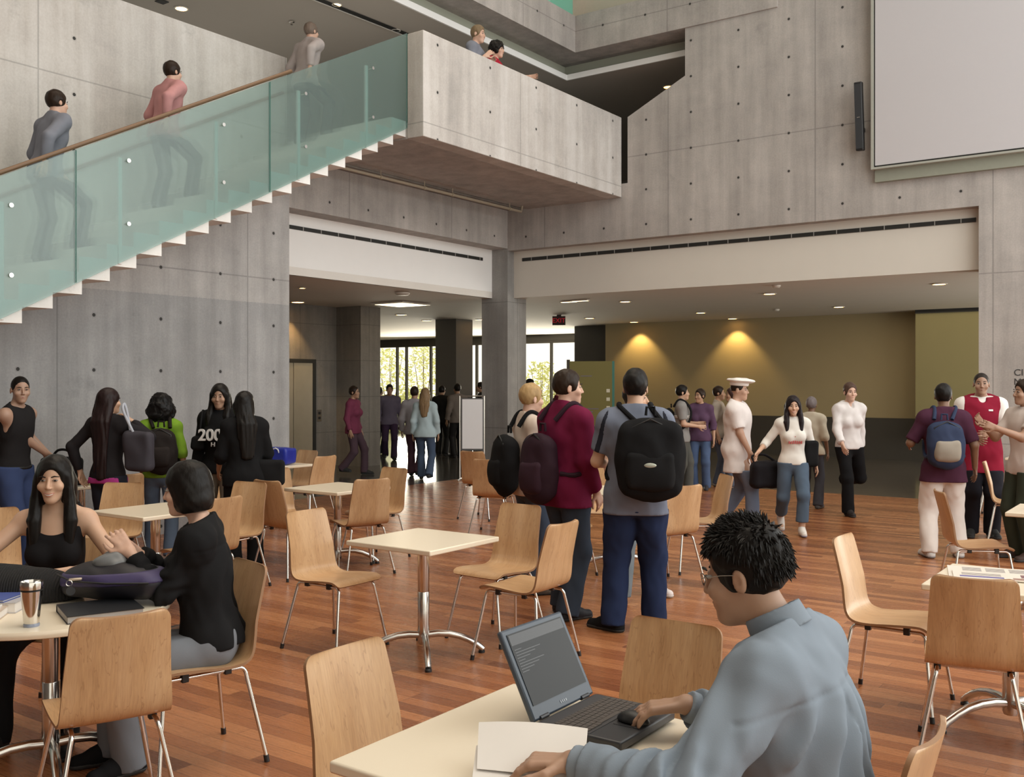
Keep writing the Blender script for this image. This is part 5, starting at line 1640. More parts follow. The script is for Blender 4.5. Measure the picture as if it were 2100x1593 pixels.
    def backpack(s, label, col, h=0.46, wd=0.32, dp=0.17, drop=0.0, pocket=None, low=0.0, oval=None, lop=0.0, name='backpack'):
        """worn on the back; a thing of its own that stands in the wearer's frame"""
        k = s.k
        c = s.T(lop, 0.125 + dp / 2, 0.30 - drop)
        o = empty(name, s.world(c), s.root.rotation_euler[2], label, 'backpack', 'backpacks')
        o.rotation_euler = (Matrix.Rotation(s.root.rotation_euler[2], 3, 'Z') @ Matrix(s.Rt.tolist())).to_euler()
        hs = (wd / 2, dp / 2, h / 2)
        solid('body', lambda p: smin(rbox(p, (0, 0, -0.03), (hs[0] * 0.96, hs[1] * 0.9, hs[2] * 0.88), 0.075), ell(p, (0, 0.01, -h * 0.06), (wd * 0.50, dp * 0.60, h * 0.50)), 0.06) + 0.010 * wav(p, 17, h) + 0.003 * wav(p, 45, h), (-hs[0] - .06, -hs[1] - .06, -hs[2] - .08), (hs[0] + .06, hs[1] + .06, hs[2] + .08), 0.011, fabric(col, 0.7), o)
        pc = pocket or tuple(x * 1.25 for x in col)
        pk = solid('front_pocket', lambda p: smin(rbox(p, (0, hs[1] - 0.005, -h * 0.17), (wd * 0.35, 0.043, h * 0.22), 0.04), ell(p, (0, hs[1] - 0.01, -h * 0.2), (wd * 0.38, 0.065, h * 0.22)), 0.03) + 0.006 * wav(p, 22, 2), (-hs[0], 0.0, -hs[2] - .05), (hs[0], hs[1] + .1, hs[2]), 0.010, fabric(pc, 0.7), o)
        if oval:
            MB().ball((0, hs[1] + 0.052, -h * 0.10), (0.040, 0.006, 0.016), 20, 8).build('badge', plain('badge_silver', (0.40, 0.42, 0.36), 0.35, 0.3), pk, smooth=True)
        MB().tube([(-0.03, -hs[1] * 0.4, hs[2] - 0.02), (-0.025, -hs[1] * 0.4, hs[2] + 0.035), (0.025, -hs[1] * 0.4, hs[2] + 0.035), (0.03, -hs[1] * 0.4, hs[2] - 0.02)], 0.010, 8).build('grab_loop', fabric(col), o, smooth=True)
        MB().tube([(-hs[0] * 0.85, hs[1] * 0.7, -h * 0.1), (-hs[0] * 0.7, hs[1] * 0.75, h * 0.30), (0, hs[1] * 0.72, h * 0.43), (hs[0] * 0.7, hs[1] * 0.75, h * 0.30), (hs[0] * 0.85, hs[1] * 0.7, -h * 0.1)], 0.006, 6).build('zip', BLACKP, o, smooth=True)
        inv = np.array(Matrix(s.Rt.tolist()).inverted())
        def L(q): return inv @ (np.asarray(q, float) - c)
        for sx in (-1, 1):
            f = s.T
            pts = [f(sx * 0.085 + lop, 0.13, 0.47), f(sx * 0.10, 0.06, 0.575), f(sx * 0.105, -0.01, 0.585), f(sx * 0.115, -0.105, 0.50), f(sx * 0.13, -0.150, 0.38), f(sx * 0.16, -0.11, 0.22), f(sx * 0.185, 0.03, 0.10), f(sx * 0.14 + lop, 0.13, 0.10)]
            pts = [Vector(L(q)) for q in pts]
            cm = catmull([tuple(q) for q in pts], 4)
            MB().tube(cm, 0.018, 8).build('strap', fabric(col), o, smooth=True)
        return o
def bag_at(name, label, cat, loc, rz, dims, col, strap=None, rnd=0.04, wob=0.008, vox=0.011, rot=None):
    o = empty(name, loc, rz, label, cat)
    if rot: o.rotation_euler = rot
    hs = (dims[0] / 2, dims[1] / 2, dims[2] / 2)
    solid('body', lambda p: rbox(p, (0, 0, 0), hs, rnd) + wob * wav(p, 17, dims[0] * 9), (-hs[0] - .04, -hs[1] - .04, -hs[2] - .04), (hs[0] + .04, hs[1] + .04, hs[2] + .04), vox, fabric(col, 0.65), o)
    if strap:
        MB().tube(catmull(strap[0], 5), strap[1], 8).build('strap', fabric(strap[2] if len(strap) > 2 else col), o, smooth=True)
    return o
# ================================================================ who is where
def gpos(px, Y): return ((px - CX) / FPX * Y, Y)

# --- man at the laptop
def to_local(P, w):
    a = -P.root.rotation_euler[2]
    x, y = w[0] - P.root.location.x, w[1] - P.root.location.y
    return (x * math.cos(a) - y * math.sin(a), x * math.sin(a) + y * math.cos(a), w[2] - P.root.location.z)
class _F:      # a bare frame for turning world points into a person's frame before the person exists
    def __init__(s, x, y, yaw, z=0.0):
        class Q: pass
        s.root = Q(); s.root.rotation_euler = (0, 0, R(yaw)); s.root.location = Vector((x, y, z))
def loc_of(x, y, yaw, wpt): return to_local(_F(x, y, yaw), wpt)

hx, hy, hyaw = 0.785, 2.43, -125.5
lw = loc_of(hx, hy, hyaw, (0.140, 2.335, 0.812)); rw = loc_of(hx, hy, hyaw, (0.475, 2.715, 0.825))
fl_ = np.array(loc_of(0, 0, hyaw, (-0.97, 0.22, -0.05))); fr_ = np.array(loc_of(0, 0, hyaw, (-0.98, 0.10, -0.12)))
P = Person('man in a pale blue grey shirt working at the laptop, seen from behind', hx, hy, hyaw, 1.84, 'm', pelvis=(0, -0.02, 0.505), lean=12, head=(4, 14), headfwd=0.03,
           lh=lw, rh=rw, lpole=(0.75, 0.35, -0.7), rpole=(-0.6, 0.5, -0.6), skin=(0.40, 0.235, 0.155), vox=0.0075, girth=1.08, arm=1.08,
           lf=(0.14, -0.36, 0.085), rf=(-0.14, -0.36, 0.085), lk=(0.1, -0.4, 1), rk=(-0.1, -0.4, 1),
           lhand=dict(dir=fl_, palm=(0.0, 0.0, -1), curl=0.62, thumb=0.5), rhand=dict(dir=fr_, palm=(0, 0, -1), curl=0.42, thumb=0.5))
P.hair('short', BLACKH, 0.0055); P.tufts()
P.body(0.0052)
BLUESH = (0.215, 0.255, 0.305)
P.shirt(BLUESH, 1.90, -0.02, 0.026, 'shirt', neck=-0.005, wr=0.007, sleevefit=0.028, ripple=0.021, vox=0.006)
P.collar((0.22, 0.26, 0.31))
for E_, W_ in ((P.elL, P.wrL), (P.elR, P.wrR)):
    u = unit(W_ - E_); a = W_ - u * 0.060; b = W_ - u * 0.004
    solid('cuff', lambda p: np.maximum(rc(p, a, b, 0.0445, 0.042), np.maximum((p - b) @ u, -((p - a) @ u))), np.minimum(a, b) - 0.07, np.maximum(a, b) + 0.07, 0.005, fabric((0.24, 0.28, 0.33)), P.root)
P.trousers((0.10, 0.095, 0.10), 0.018, 0.02, rise=0.05)
P.shoes((0.03, 0.025, 0.022))
gl_ = MB()
def hp(*q): return P.hc + P.Rh @ (V3(*q) * P.k)
for sx in (-1, 1):
    gl_.tube([hp(sx * (0.032 + 0.021 * math.cos(a)), -0.098 + 0.008 * abs(math.cos(a)) * (1 if math.cos(a) > 0 else 0), 0.010 + 0.014 * math.sin(a)) for a in [k * math.pi / 10 for k in range(20)]], 0.0013, 6, closed=True)
    gl_.tube([hp(sx * 0.053, -0.090, 0.014), hp(sx * 0.078, -0.03, 0.016), hp(sx * 0.080, 0.02, 0.010)], 0.0013, 6)
gl_.tube([hp(-0.011, -0.100, 0.012), hp(0.011, -0.100, 0.012)], 0.0013, 6)
gl_.build('glasses', plain('glasses_wire', (0.25, 0.22, 0.2), 0.3, 0.8), P.root, smooth=True)

# --- smiling woman behind the round table
x, y = -2.30, 5.00
P = Person('smiling woman with long black hair in a black sleeveless top at the round table', x, y, 12, 1.66, 'f', pelvis=(0, 0.08, 0.56), lean=6, head=(-4, 4), skin=ASIAN, vox=0.0085,
           lh=(0.12, -0.22, 0.79), rh=(-0.22, -0.30, 0.80), lf=(0.14, -0.40, 0.08), rf=(-0.16, -0.38, 0.08), lk=(0.1, -0.4, 1), rk=(-0.1, -0.4, 1), lpole=(0.9, 0.1, -0.5), rpole=(-0.9, 0.1, -0.5))
P.hair('long_front', BLACKH, 0.007, 0.44, 1.0)
P.body(0.0055, smile=True)
P.shirt((0.012, 0.011, 0.012), 0, -0.05, 0.010, 'tank_top', neck=-0.075, ntilt=0.9, wr=0.003)
P.trousers((0.012, 0.012, 0.013), 0.012, 0.01, rise=0.04)
P.shoes((0.02, 0.02, 0.02))

# --- woman in the black shirt, in profile
x, y, yw = -1.40, 4.53, -52
hw = loc_of(x, y, yw, (-1.70, 4.42, 0.955)); hw2 = loc_of(x, y, yw, (-1.72, 4.55, 0.93))
f1 = loc_of(x, y, yw, (-1.66, 4.33, 0.085)); f2 = loc_of(x, y, yw, (-1.78, 4.47, 0.085))
P = Person('woman with a dark bob in a black shirt and grey trousers sitting in profile', x, y, yw, 1.68, 'f', pelvis=(0, 0.02, 0.555), lean=5, twist=-28, head=(-38, 8), headfwd=0.02, skin=FAIR, vox=0.0085, girth=1.06,
           lh=hw, rh=hw2, lpole=(0.5, 0.35, -0.9), rpole=(-0.5, 0.2, -0.8), lf=f1, rf=f2, lk=(0.1, -0.3, 1), rk=(-0.1, -0.3, 1), lhand=dict(curl=0.55), rhand=dict(curl=0.55))
P.hair('bob', (0.014, 0.010, 0.009), 0.006, seed=2.0)
P.body(0.006)
P.shirt((0.014, 0.013, 0.015), 1.86, -0.045, 0.024, 'shirt', neck=-0.025, wr=0.007, sleevefit=0.018, ripple=0.012, vox=0.007, vneck=0.05)
P.trousers((0.19, 0.205, 0.23), 0.018, 0.045, wr=0.003, rise=0.04)
P.shoes((0.014, 0.013, 0.013), big=1.02)

# --- man in the sleeveless top at the left edge
x, y = gpos(28, 9.05)
lc = Vector((-4.25, 9.40, 0.87))
h1 = loc_of(x, y, 82, (lc.x - 0.13, lc.y + 0.00, 1.03)); h2 = loc_of(x, y, 82, (lc.x - 0.05, lc.y - 0.13, 1.01))
P = Person('man in a black sleeveless top at the left edge, hands on a black bag', x, y, 82, 1.78, 'm', skin=(0.40, 0.25, 0.18), lean=5, twist=0, head=(-42, 6), vox=0.010,
           lh=h1, rh=h2, lpole=(0.5, 0.6, -0.5), rpole=(-0.5, 0.6, -0.5))
P.hair('buzz', BLACKH); P.body(0.0075)
P.shirt((0.018, 0.017, 0.018), 0, -0.04, 0.012, 'tank_top', neck=-0.02, ntilt=0.5, wr=0.004)
P.trousers((0.04, 0.06, 0.14), 0.030, 0.03, rise=0.02); P.shoes((0.05, 0.05, 0.05))
MB().tube([tuple(P.T(0.170 * math.cos(a), 0.01 + 0.135 * math.sin(a), 0.010)) for a in [k * math.pi / 12 for k in range(24)]], 0.016, 8, closed=True).build('belt', BLACKP, P.root, smooth=True)
bag_at('black_bag', 'black bag on the wall table under the hands of the man in the sleeveless top', 'bag', lc, R(-15), (0.36, 0.2, 0.27), (0.012, 0.013, 0.014), ([(-0.12, 0, 0.12), (-0.05, 0, 0.2), (0.06, 0, 0.2), (0.12, 0, 0.12)], 0.012))

# --- long haired woman with the tote
x, y = gpos(222, 9.0)
P = Person('woman with waist long dark hair in a black jacket with a grey tote', x, y, 168, 1.66, 'f', head=(-25, 0), skin=ASIAN, vox=0.010,
           rh=(-0.13, -0.16, 1.36), rpole=(-0.8, -0.3, -0.6), lh=(0.27, 0.02, 0.90), lpole=(0.8, 0.5, 0))
P.hair('long', (0.022, 0.012, 0.012), length=0.62, seed=3); P.body(0.009)
P.shirt((0.020, 0.018, 0.020), 1.9, -0.03, 0.016, 'jacket', wr=0.005)
P.shirt((0.42, 0.05, 0.24), 0, -0.075, 0.006, 'pink_waistband', cut=lambda p, d: np.maximum(d, p[:, 2] - P.Hc[2] + 0.015))
P.trousers((0.022, 0.024, 0.034), 0.012, 0.015, rise=0.0); P.shoes((0.02, 0.02, 0.02))
tx_, ty_ = gpos(285, 8.88)
bag_at('tote_bag', 'dark grey tote bag hanging from the shoulder of the long haired woman', 'bag', (tx_, ty_, 1.10), R(-8), (0.27, 0.13, 0.36), (0.050, 0.046, 0.056),
       ([(-0.09, 0.02, 0.16), (-0.14, 0.05, 0.34), (-0.19, 0.09, 0.42), (-0.15, 0.0, 0.36), (-0.04, -0.03, 0.17)], 0.012, (0.40, 0.42, 0.48)), 0.05, 0.012)
# --- green top, curly hair
x, y = gpos(330, 9.7)
P = Person('woman with big curly black hair in a lime green top wearing a dark backpack', x, y, 190, 1.60, 'f', head=(10, 0), skin=TAN, vox=0.010, lh=(0.20, -0.10, 0.86), rf=(-0.11, 0.12, 0.08), lf=(0.11, -0.12, 0.08))
P.hair('curly', (0.010, 0.009, 0.009), length=0.3, seed=1); P.body(0.010)
P.shirt((0.20, 0.36, 0.035), 1.2, -0.06, 0.016, 'top'); P.trousers((0.11, 0.15, 0.22), 0.014, 0.02); P.shoes((0.1, 0.1, 0.1))
P.backpack('dark brown black backpack on the woman in the lime green top', (0.018, 0.014, 0.013), 0.44, 0.29, 0.15, 0.04, lop=-0.03)
# --- 2005 sweatshirt
x, y = gpos(452, 9.7)
P = Person('woman in a black sweatshirt with white lettering facing us', x, y, -4, 1.70, 'f', head=(6, 6), skin=(0.36, 0.215, 0.145), vox=0.010, lh=(0.20, -0.12, 0.90), rh=(-0.255, -0.03, 0.83))
P.hair('long_front', BLACKH, length=0.36, seed=4); P.body(0.0075)
SW_ = P.shirt((0.011, 0.011, 0.012), 1.95, -0.07, 0.024, 'sweatshirt', wr=0.006, sleevefit=0.022)
P.trousers((0.22, 0.20, 0.165), 0.018, 0.02); P.shoes((0.05, 0.05, 0.05))
WHT = plain('print_white', (0.75, 0.75, 0.75), 0.8)
text_mesh('print', '2005', 0.155, WHT, P.root, tuple(P.T(0.0, -0.176, 0.315)), (R(86), 0, 0), 0.010, bold=0.003)
text_mesh('print', '  H A', 0.060, WHT, P.root, tuple(P.T(0.0, -0.168, 0.225)), (R(88), 0, 0), 0.010)
bag_at('small_handbag', 'small black handbag under the arm of the woman in the lettered sweatshirt', 'bag', P.world(P.T(-0.19, -0.12, 0.24)), 0, (0.13, 0.07, 0.14), (0.012, 0.012, 0.013),
       ([(0.02, 0, 0.06), (0.035, -0.01, 0.18), (0.035, 0.06, 0.31), (0.03, 0.14, 0.25)], 0.010))
# --- woman in black facing away
x, y = gpos(502, 9.15)
P = Person('woman with long black hair dressed all in black, seen from behind beside the lettered sweatshirt', x, y, 205, 1.63, 'f', head=(-30, 0), skin=TAN, vox=0.010, girth=1.12, lh=(0.20, -0.22, 0.90), rh=(-0.21, -0.2, 0.88))
P.hair('long', (0.012, 0.010, 0.010), length=0.42, seed=5); P.body(0.010)
P.shirt((0.010, 0.010, 0.011), 1.35, -0.10, 0.022, 'shirt'); P.trousers((0.010, 0.010, 0.011), 0.022, 0.03); P.shoes((0.02, 0.02, 0.02))
b = bag_at('hip_bag', 'black shoulder bag at the hip of the woman dressed all in black', 'bag', P.world(P.T(-0.24, 0.06, 0.02)), R(10), (0.26, 0.12, 0.24), (0.012, 0.012, 0.012),
       ([(-0.08, 0, 0.1), (-0.20, 0.02, 0.35), (-0.32, 0.06, 0.50)], 0.009))

# --- group in the middle
x, y = gpos(1085, 8.1)
P = Person('blonde person in a cream long sleeved top with a black backpack, turned right', x, y, 112, 1.70, 'm', head=(5, 4), skin=FAIR, vox=0.0095, rh=(-0.17, -0.16, 1.05), lh=(0.14, -0.26, 1.08), girth=0.97)
P.hair('short', BLONDE, seed=1); P.body(0.0075)
P.shirt((0.62, 0.52, 0.45), 1.9, -0.10, 0.018, 'top'); P.trousers((0.06, 0.08, 0.12), 0.016, 0.02); P.shoes((0.12, 0.1, 0.08))
P.backpack('black backpack on the blonde person', (0.011, 0.011, 0.012), 0.50, 0.30, 0.17, 0.12)
x, y = gpos(1160, 7.30)
P = Person('man in a maroon jacket standing with his face in profile to the right', x, y, 128, 1.80, 'm', head=(-28, 2), skin=FAIR, vox=0.0095, girth=1.05, rh=(-0.20, -0.12, 0.92), lh=(0.2, -0.16, 0.95), lf=(0.12, -0.06, 0.085), rf=(-0.12, 0.08, 0.085))
P.hair('short', DARKH, seed=2); P.body(0.0075)
P.shirt((0.15, 0.012, 0.045), 1.95, -0.14, 0.026, 'jacket', wr=0.007, neck=0.02); P.trousers((0.040, 0.052, 0.075), 0.026, 0.03); P.shoes((0.03, 0.03, 0.035))
P.backpack('dark plum backpack slung low on the man in the maroon jacket', (0.030, 0.014, 0.022), 0.52, 0.33, 0.15, 0.14, lop=0.05)
x, y = gpos(1303, 6.85)
P = Person('man in a grey blue T-shirt and dark jeans under a big black backpack', x, y, 172, 1.80, 'm', head=(-6, 2), skin=ASIAN, vox=0.009, girth=1.08, lf=(0.15, 0.02, 0.085), rf=(-0.13, -0.06, 0.085), lh=(0.20, -0.28, 1.12), rh=(-0.15, -0.30, 1.12), feet=((55, 0), (-12, 0)))
P.hair('short', BLACKH, 0.0065, seed=3); P.body(0.0075)
P.shirt((0.16, 0.18, 0.235), 0.75, -0.14, 0.028, 'T_shirt', wr=0.007, sleevefit=0.026); P.trousers((0.018, 0.028, 0.070), 0.036, 0.045, wr=0.008); P.shoes((0.012, 0.012, 0.012), (0.02, 0.02, 0.02), 1.08)
for sd, S_, E_ in ((1, P.shL, P.elL), (-1, P.shR, P.elR)):
    solid('dark_sleeve_panel', lambda p: np.maximum(np.maximum(P.armf(p, sd, 0.0325, 0.75) + P.wrinkle(p, 0.007, 21, P.H * 10), np.abs((p - S_ - P.Rt @ V3(-sd * 0.02, 0.04, 0)) @ (P.Rt @ V3(sd, -0.35, 0.35)) - 0.03) - 0.022), 0 * p[:, 0] - 1), np.minimum(S_, E_) - 0.13, np.maximum(S_, E_) + 0.13, 0.009, fabric((0.022, 0.024, 0.032)), P.root)
P.backpack('big black backpack with a silver oval badge on the man in the grey blue T-shirt', (0.008, 0.008, 0.009), 0.56, 0.44, 0.24, 0.03, pocket=(0.012, 0.012, 0.013), oval=True, lop=-0.10)
x, y = gpos(1318, 8.0)
P = Person('dark haired person in a white shirt half hidden behind the big backpack', x, y, 30, 1.70, 'm', head=(30, 0), skin=ASIAN, vox=0.010, lf=(0.10, -0.02, 0.085), rf=(-0.30, -0.12, 0.085), feet=((10, 0), (-50, 0)), pelvis=(-0.08, 0, 0.90))
P.hair('short', BLACKH, seed=4); P.body(0.009); P.shirt((0.72, 0.66, 0.62), 0.7, -0.1, 0.022, 'shirt'); P.trousers((0.16, 0.19, 0.21), 0.026, 0.03); P.shoes((0.66, 0.60, 0.58), (0.5, 0.48, 0.46))

# --- group by the ochre wall
x, y = gpos(1398, 15.6)
P = Person('man in a striped polo shirt with a black backpack in profile', x, y, 80, 1.68, 'm', head=(6, 0), skin=ASIAN, vox=0.014, lh=(0.12, -0.26, 1.08), rh=(-0.12, -0.26, 1.04), lf=(0.1, -0.1, 0.08), rf=(-0.1, 0.1, 0.08))
P.hair('short', BLACKH); P.body(); P.shirt((0.26, 0.25, 0.24), 0.75, -0.1, 0.02, 'polo_shirt')
for z0 in (0.16, 0.30):
    P.shirt((0.60, 0.57, 0.54), 0, -0.1, 0.026, 'white_stripe', cut=lambda p, d: np.maximum(d, np.abs((p - P.Hc) @ (P.Rt @ V3(0, 0, 1)) - z0) - 0.03))
P.trousers((0.10, 0.10, 0.09), 0.02, 0.02); P.shoes((0.3, 0.3, 0.3))
P.backpack('black backpack on the man in the striped polo', (0.012, 0.012, 0.012), 0.44, 0.28, 0.15, 0.05)
x, y = gpos(1436, 16.0)
P = Person('person in a purple top and jeans beside the striped polo', x, y, -20, 1.62, 'f', head=(-30, 0), skin=TAN, vox=0.014); P.hair('short', DARKH); P.body(); P.shirt((0.10, 0.055, 0.10), 1.4, -0.08, 0.02, 'top'); P.trousers((0.08, 0.12, 0.22), 0.016, 0.02); P.shoes((0.05, 0.05, 0.06))
x, y = gpos(1473, 16.6)
P = Person('person in a beige top facing right, left of the white cap', x, y, 70, 1.66, 'm', head=(0, 0), skin=TAN, vox=0.014); P.hair('short', DARKH); P.body(); P.shirt((0.42, 0.36, 0.30), 1.0, -0.08, 0.02, 'top'); P.trousers((0.10, 0.12, 0.16), 0.016, 0.02); P.shoes((0.4, 0.38, 0.36))
x, y = gpos(1502, 16.2)
P = Person('brown haired woman behind the person with the white cap', x, y, -100, 1.64, 'f', head=(10, 0), skin=TAN, vox=0.014); P.hair('long', (0.07, 0.035, 0.03), length=0.3); P.body(); P.shirt((0.50, 0.44, 0.42), 1.0, -0.08, 0.02, 'top'); P.trousers((0.10, 0.12, 0.16), 0.016, 0.02); P.shoes((0.4, 0.38, 0.36))
x, y = gpos(1512, 11.9)
P = Person('person in white with a wide white cap walking, a black bag in hand', x, y, 66, 1.78, 'm', head=(0, 4), skin=(0.50, 0.30, 0.21), vox=0.011, girth=1.15, rh=(-0.20, -0.20, 0.86), lh=(0.25, 0.12, 0.85), lf=(0.10, 0.20, 0.12), rf=(-0.10, -0.20, 0.085), pelvis=(0, 0, 0.915))
P.hair('buzz', DARKH); P.body(0.0085); P.shirt((0.74, 0.68, 0.66), 0.8, -0.26, 0.036, 'white_tunic', sleevefit=0.024); P.trousers((0.14, 0.17, 0.24), 0.024, 0.03); P.shoes((0.5, 0.48, 0.46))
def capf(p):
    q = (p - P.hc) @ P.Rh / P.k
    d = ell(q, (0, -0.01, 0.118), (0.155, 0.165, 0.030)) + 0.006 * wav(q, 30, 1)
    return np.minimum(smin(d, np.maximum(ell(q, (0, 0.01, 0.075), (0.094, 0.112, 0.060)), -(q[:, 2] - 0.055)), 0.01), 9) * P.k
solid('cap', capf, P.hc - V3(0.2, 0.2, 0.02), P.hc + V3(0.2, 0.2, 0.2), 0.008, fabric((0.86, 0.82, 0.78)), P.root)
hpw = P.world(P.wrR)
bag_at('hand_bag', 'black soft bag carried by the person with the white cap', 'bag', (hpw.x + 0.17, hpw.y - 0.12, hpw.z - 0.24), R(10), (0.40, 0.20, 0.32), (0.014, 0.013, 0.016), ([(-0.14, 0, 0.13), (-0.16, 0.06, 0.21), (-0.02, 0.04, 0.23), (0.10, 0, 0.15)], 0.014), 0.07, 0.015)
x, y = gpos(1626, 11.3)
P = Person('smiling young woman in a white long sleeved tee and rolled jeans walking towards us', x, y, -6, 1.58, 'f', head=(-4, 6), skin=ASIAN, vox=0.0095, rh=(-0.40, -0.10, 0.93), rpole=(-0.3, 0.5, -0.6), lh=(0.27, 0.05, 0.76), lf=(0.07, -0.16, 0.085), rf=(-0.09, 0.28, 0.16), pelvis=(0, 0, 0.82), feet=((0, 0), (0, -35)))
P.hair('long_front', (0.022, 0.016, 0.018), length=0.40, seed=2); P.body(0.0075, smile=True)
P.shirt((0.74, 0.71, 0.66), 1.45, -0.04, 0.014, 'tee'); P.trousers((0.085, 0.12, 0.17), 0.019, 0.012, upto=1.80, name='jeans'); P.shoes((0.68, 0.64, 0.60), (0.25, 0.25, 0.35))
rm = MB()
for r_ in range(2):
    for q in range(7):
        rm.box(-0.075 + q * 0.022, -0.06 + q * 0.022, -0.008, 0.008, -r_ * 0.05, 0.035 - r_ * 0.05)
o_ = rm.build('red_print', plain('print_red', (0.45, 0.09, 0.09), 0.8), P.root); o_.location = tuple(P.T(0.01, -0.128, 0.285)); o_.rotation_euler = (R(4), 0, 0)
bag_at('shoulder_bag', 'black shoulder bag behind the arm of the smiling young woman in white', 'bag', P.world(P.T(0.22, 0.08, 0.10)), 0, (0.16, 0.24, 0.30), (0.012, 0.012, 0.013), ([(0, 0, 0.13), (-0.04, -0.05, 0.32), (-0.08, -0.08, 0.40)], 0.011))
x, y = gpos(1664, 13.6)
P = Person('person in a cream top behind the smiling young woman', x, y, 150, 1.52, 'f', head=(0, 0), skin=BROWN, vox=0.013); P.hair('short', (0.2, 0.17, 0.17)); P.body(); P.shirt((0.52, 0.46, 0.36), 1.2, -0.08, 0.02, 'top'); P.trousers((0.06, 0.06, 0.07), 0.016, 0.02); P.shoes((0.1, 0.1, 0.1))
x, y = gpos(1742, 12.9)
P = Person('woman in a white blouse and black trousers striding in front of the ochre wall', x, y, 4, 1.72, 'f', head=(0, 4), skin=FAIR, vox=0.010, lh=(0.20, 0.12, 0.86), rh=(-0.20, -0.26, 0.93), lf=(0.14, 0.46, 0.42), rf=(-0.06, -0.10, 0.085), pelvis=(0, 0, 0.905), feet=((0, -60), (0, 0)), lk=(0.15, -1, -0.1))
P.hair('bun', (0.10, 0.06, 0.045)); P.body(0.008)
P.shirt((0.72, 0.68, 0.67), 1.85, -0.05, 0.020, 'blouse', vneck=0.07, wr=0.008); P.trousers((0.010, 0.010, 0.011), 0.018, 0.025); P.shoes((0.03, 0.025, 0.025))

# --- group on the right
x, y = gpos(1935, 9.75)
P = Person('man in a maroon T-shirt and white trousers with a blue backpack, seen from behind', x, y, 172, 1.70, 'm', head=(-20, 0), skin=BROWN, vox=0.010, lf=(0.14, 0.02, 0.085), rf=(-0.15, -0.02, 0.085), rh=(-0.30, -0.03, 0.88), lh=(0.26, -0.26, 1.1))
P.hair('short', BLACKH, seed=5); P.body(0.0085); P.shirt((0.065, 0.022, 0.042), 0.9, -0.16, 0.030, 'T_shirt', sleevefit=0.024); P.trousers((0.70, 0.64, 0.60), 0.034, 0.045, wr=0.008); P.shoes((0.62, 0.60, 0.58), (0.35, 0.35, 0.36), 1.08)
P.backpack('blue and black backpack with pale patches on the man in white trousers', (0.030, 0.042, 0.085), 0.46, 0.33, 0.17, 0.05, pocket=(0.30, 0.265, 0.22), lop=0.04)
x, y = gpos(2012, 11.1)
P = Person('man in a red basketball jersey over a white T-shirt and black trousers', x, y, -16, 1.83, 'm', head=(-6, 2), skin=(0.34, 0.20, 0.135), vox=0.010, girth=1.05, lh=(0.04, -0.30, 1.17), lpole=(0.9, 0.3, -0.5), rh=(-0.1, -0.30, 1.12))
P.hair('buzz', (0.03, 0.022, 0.018)); P.body(0.0085); P.shirt((0.78, 0.74, 0.70), 0.95, -0.05, 0.022, 'white_T_shirt', sleevefit=0.026)
P.shirt((0.24, 0.014, 0.035), 0, -0.24, 0.038, 'jersey', neck=0.0, ntilt=0.4, slo=-0.002, vneck=0.055)
nt = MB().tube([tuple(P.T(0.088 * math.cos(a), 0.008 + 0.098 * math.sin(a), 0.535 - 0.055 * max(0, -math.sin(a)))) for a in [k * math.pi / 14 for k in range(28)]], 0.009, 8, closed=True)
nt.build('jersey_trim', plain('trim_navy', (0.04, 0.06, 0.2), 0.8), P.root, smooth=True)
o_ = MB().box(-0.022, 0.022, -0.006, 0.006, -0.008, 0.012).build('jersey_mark', WHT, P.root); o_.location = tuple(P.T(0.07, -0.148, 0.42)); o_.rotation_euler = (R(-18), 0, 0)
P.trousers((0.016, 0.016, 0.022), 0.040, 0.045); P.shoes((0.03, 0.03, 0.03), big=1.08)
wb_ = MB().tube([tuple(P.wrL + unit(P.elL - P.wrL) * 0.02), tuple(P.wrL + unit(P.elL - P.wrL) * 0.05)], 0.036, 14).build('wristband', plain('band_pale', (0.6, 0.55, 0.4), 0.6), P.root, smooth=True)
x, y = gpos(2104, 9.65)
P = Person('person at the right edge stretching out a forearm, in dark green trousers', x, y, -80, 1.74, 'm', head=(-5, 0), skin=(0.36, 0.21, 0.14), vox=0.010, rh=(-0.16, -0.36, 1.32), lh=(0.14, -0.42, 1.28), rpole=(-0.3, 0.5, -0.8), lpole=(0.3, 0.5, -0.8))
P.hair('short', DARKH); P.body(0.0085); P.shirt((0.60, 0.52, 0.48), 0.7, -0.10, 0.022, 'T_shirt'); P.trousers((0.040, 0.048, 0.034), 0.034, 0.04); P.shoes((0.05, 0.03, 0.025), big=1.1)

# --- people on the landing
for px, yy, tt, col, hr, hc_, sk, lab, pose in ((972, 0, 1.86, (0.20, 0.21, 0.25), 'short', (0.24, 0.17, 0.10), FAIR, 'person in a grey top leaning at the landing parapet', 0), (1012, 0, 1.80, (0.40, 0.02, 0.04), 'curly', BLACKH, FAIR, 'person with curly black hair in a red top at the landing parapet', 1)):
    s_ = on_t(px, tt)
    q = W(tt, s_, 5.09)
    kw = dict(lh=(0.10, -0.20, 1.30), rh=(-0.12, -0.20, 1.34)) if not pose else dict(lh=(0.18, -0.52, 1.26), rh=(-0.15, -0.18, 1.15))
    P = Person(lab, q.x, q.y, 76, 1.84 if not pose else 1.78, 'm', z=5.09, lean=3, head=(-8, 8), skin=sk, vox=0.013, **kw)
    P.hair(hr, hc_, length=0.1); P.body(0.009); P.shirt(col, 1.0 if pose else 1.6, -0.08, 0.02, 'top'); P.trousers((0.08, 0.09, 0.12), 0.02, 0.02); P.shoes((0.05, 0.05, 0.05))
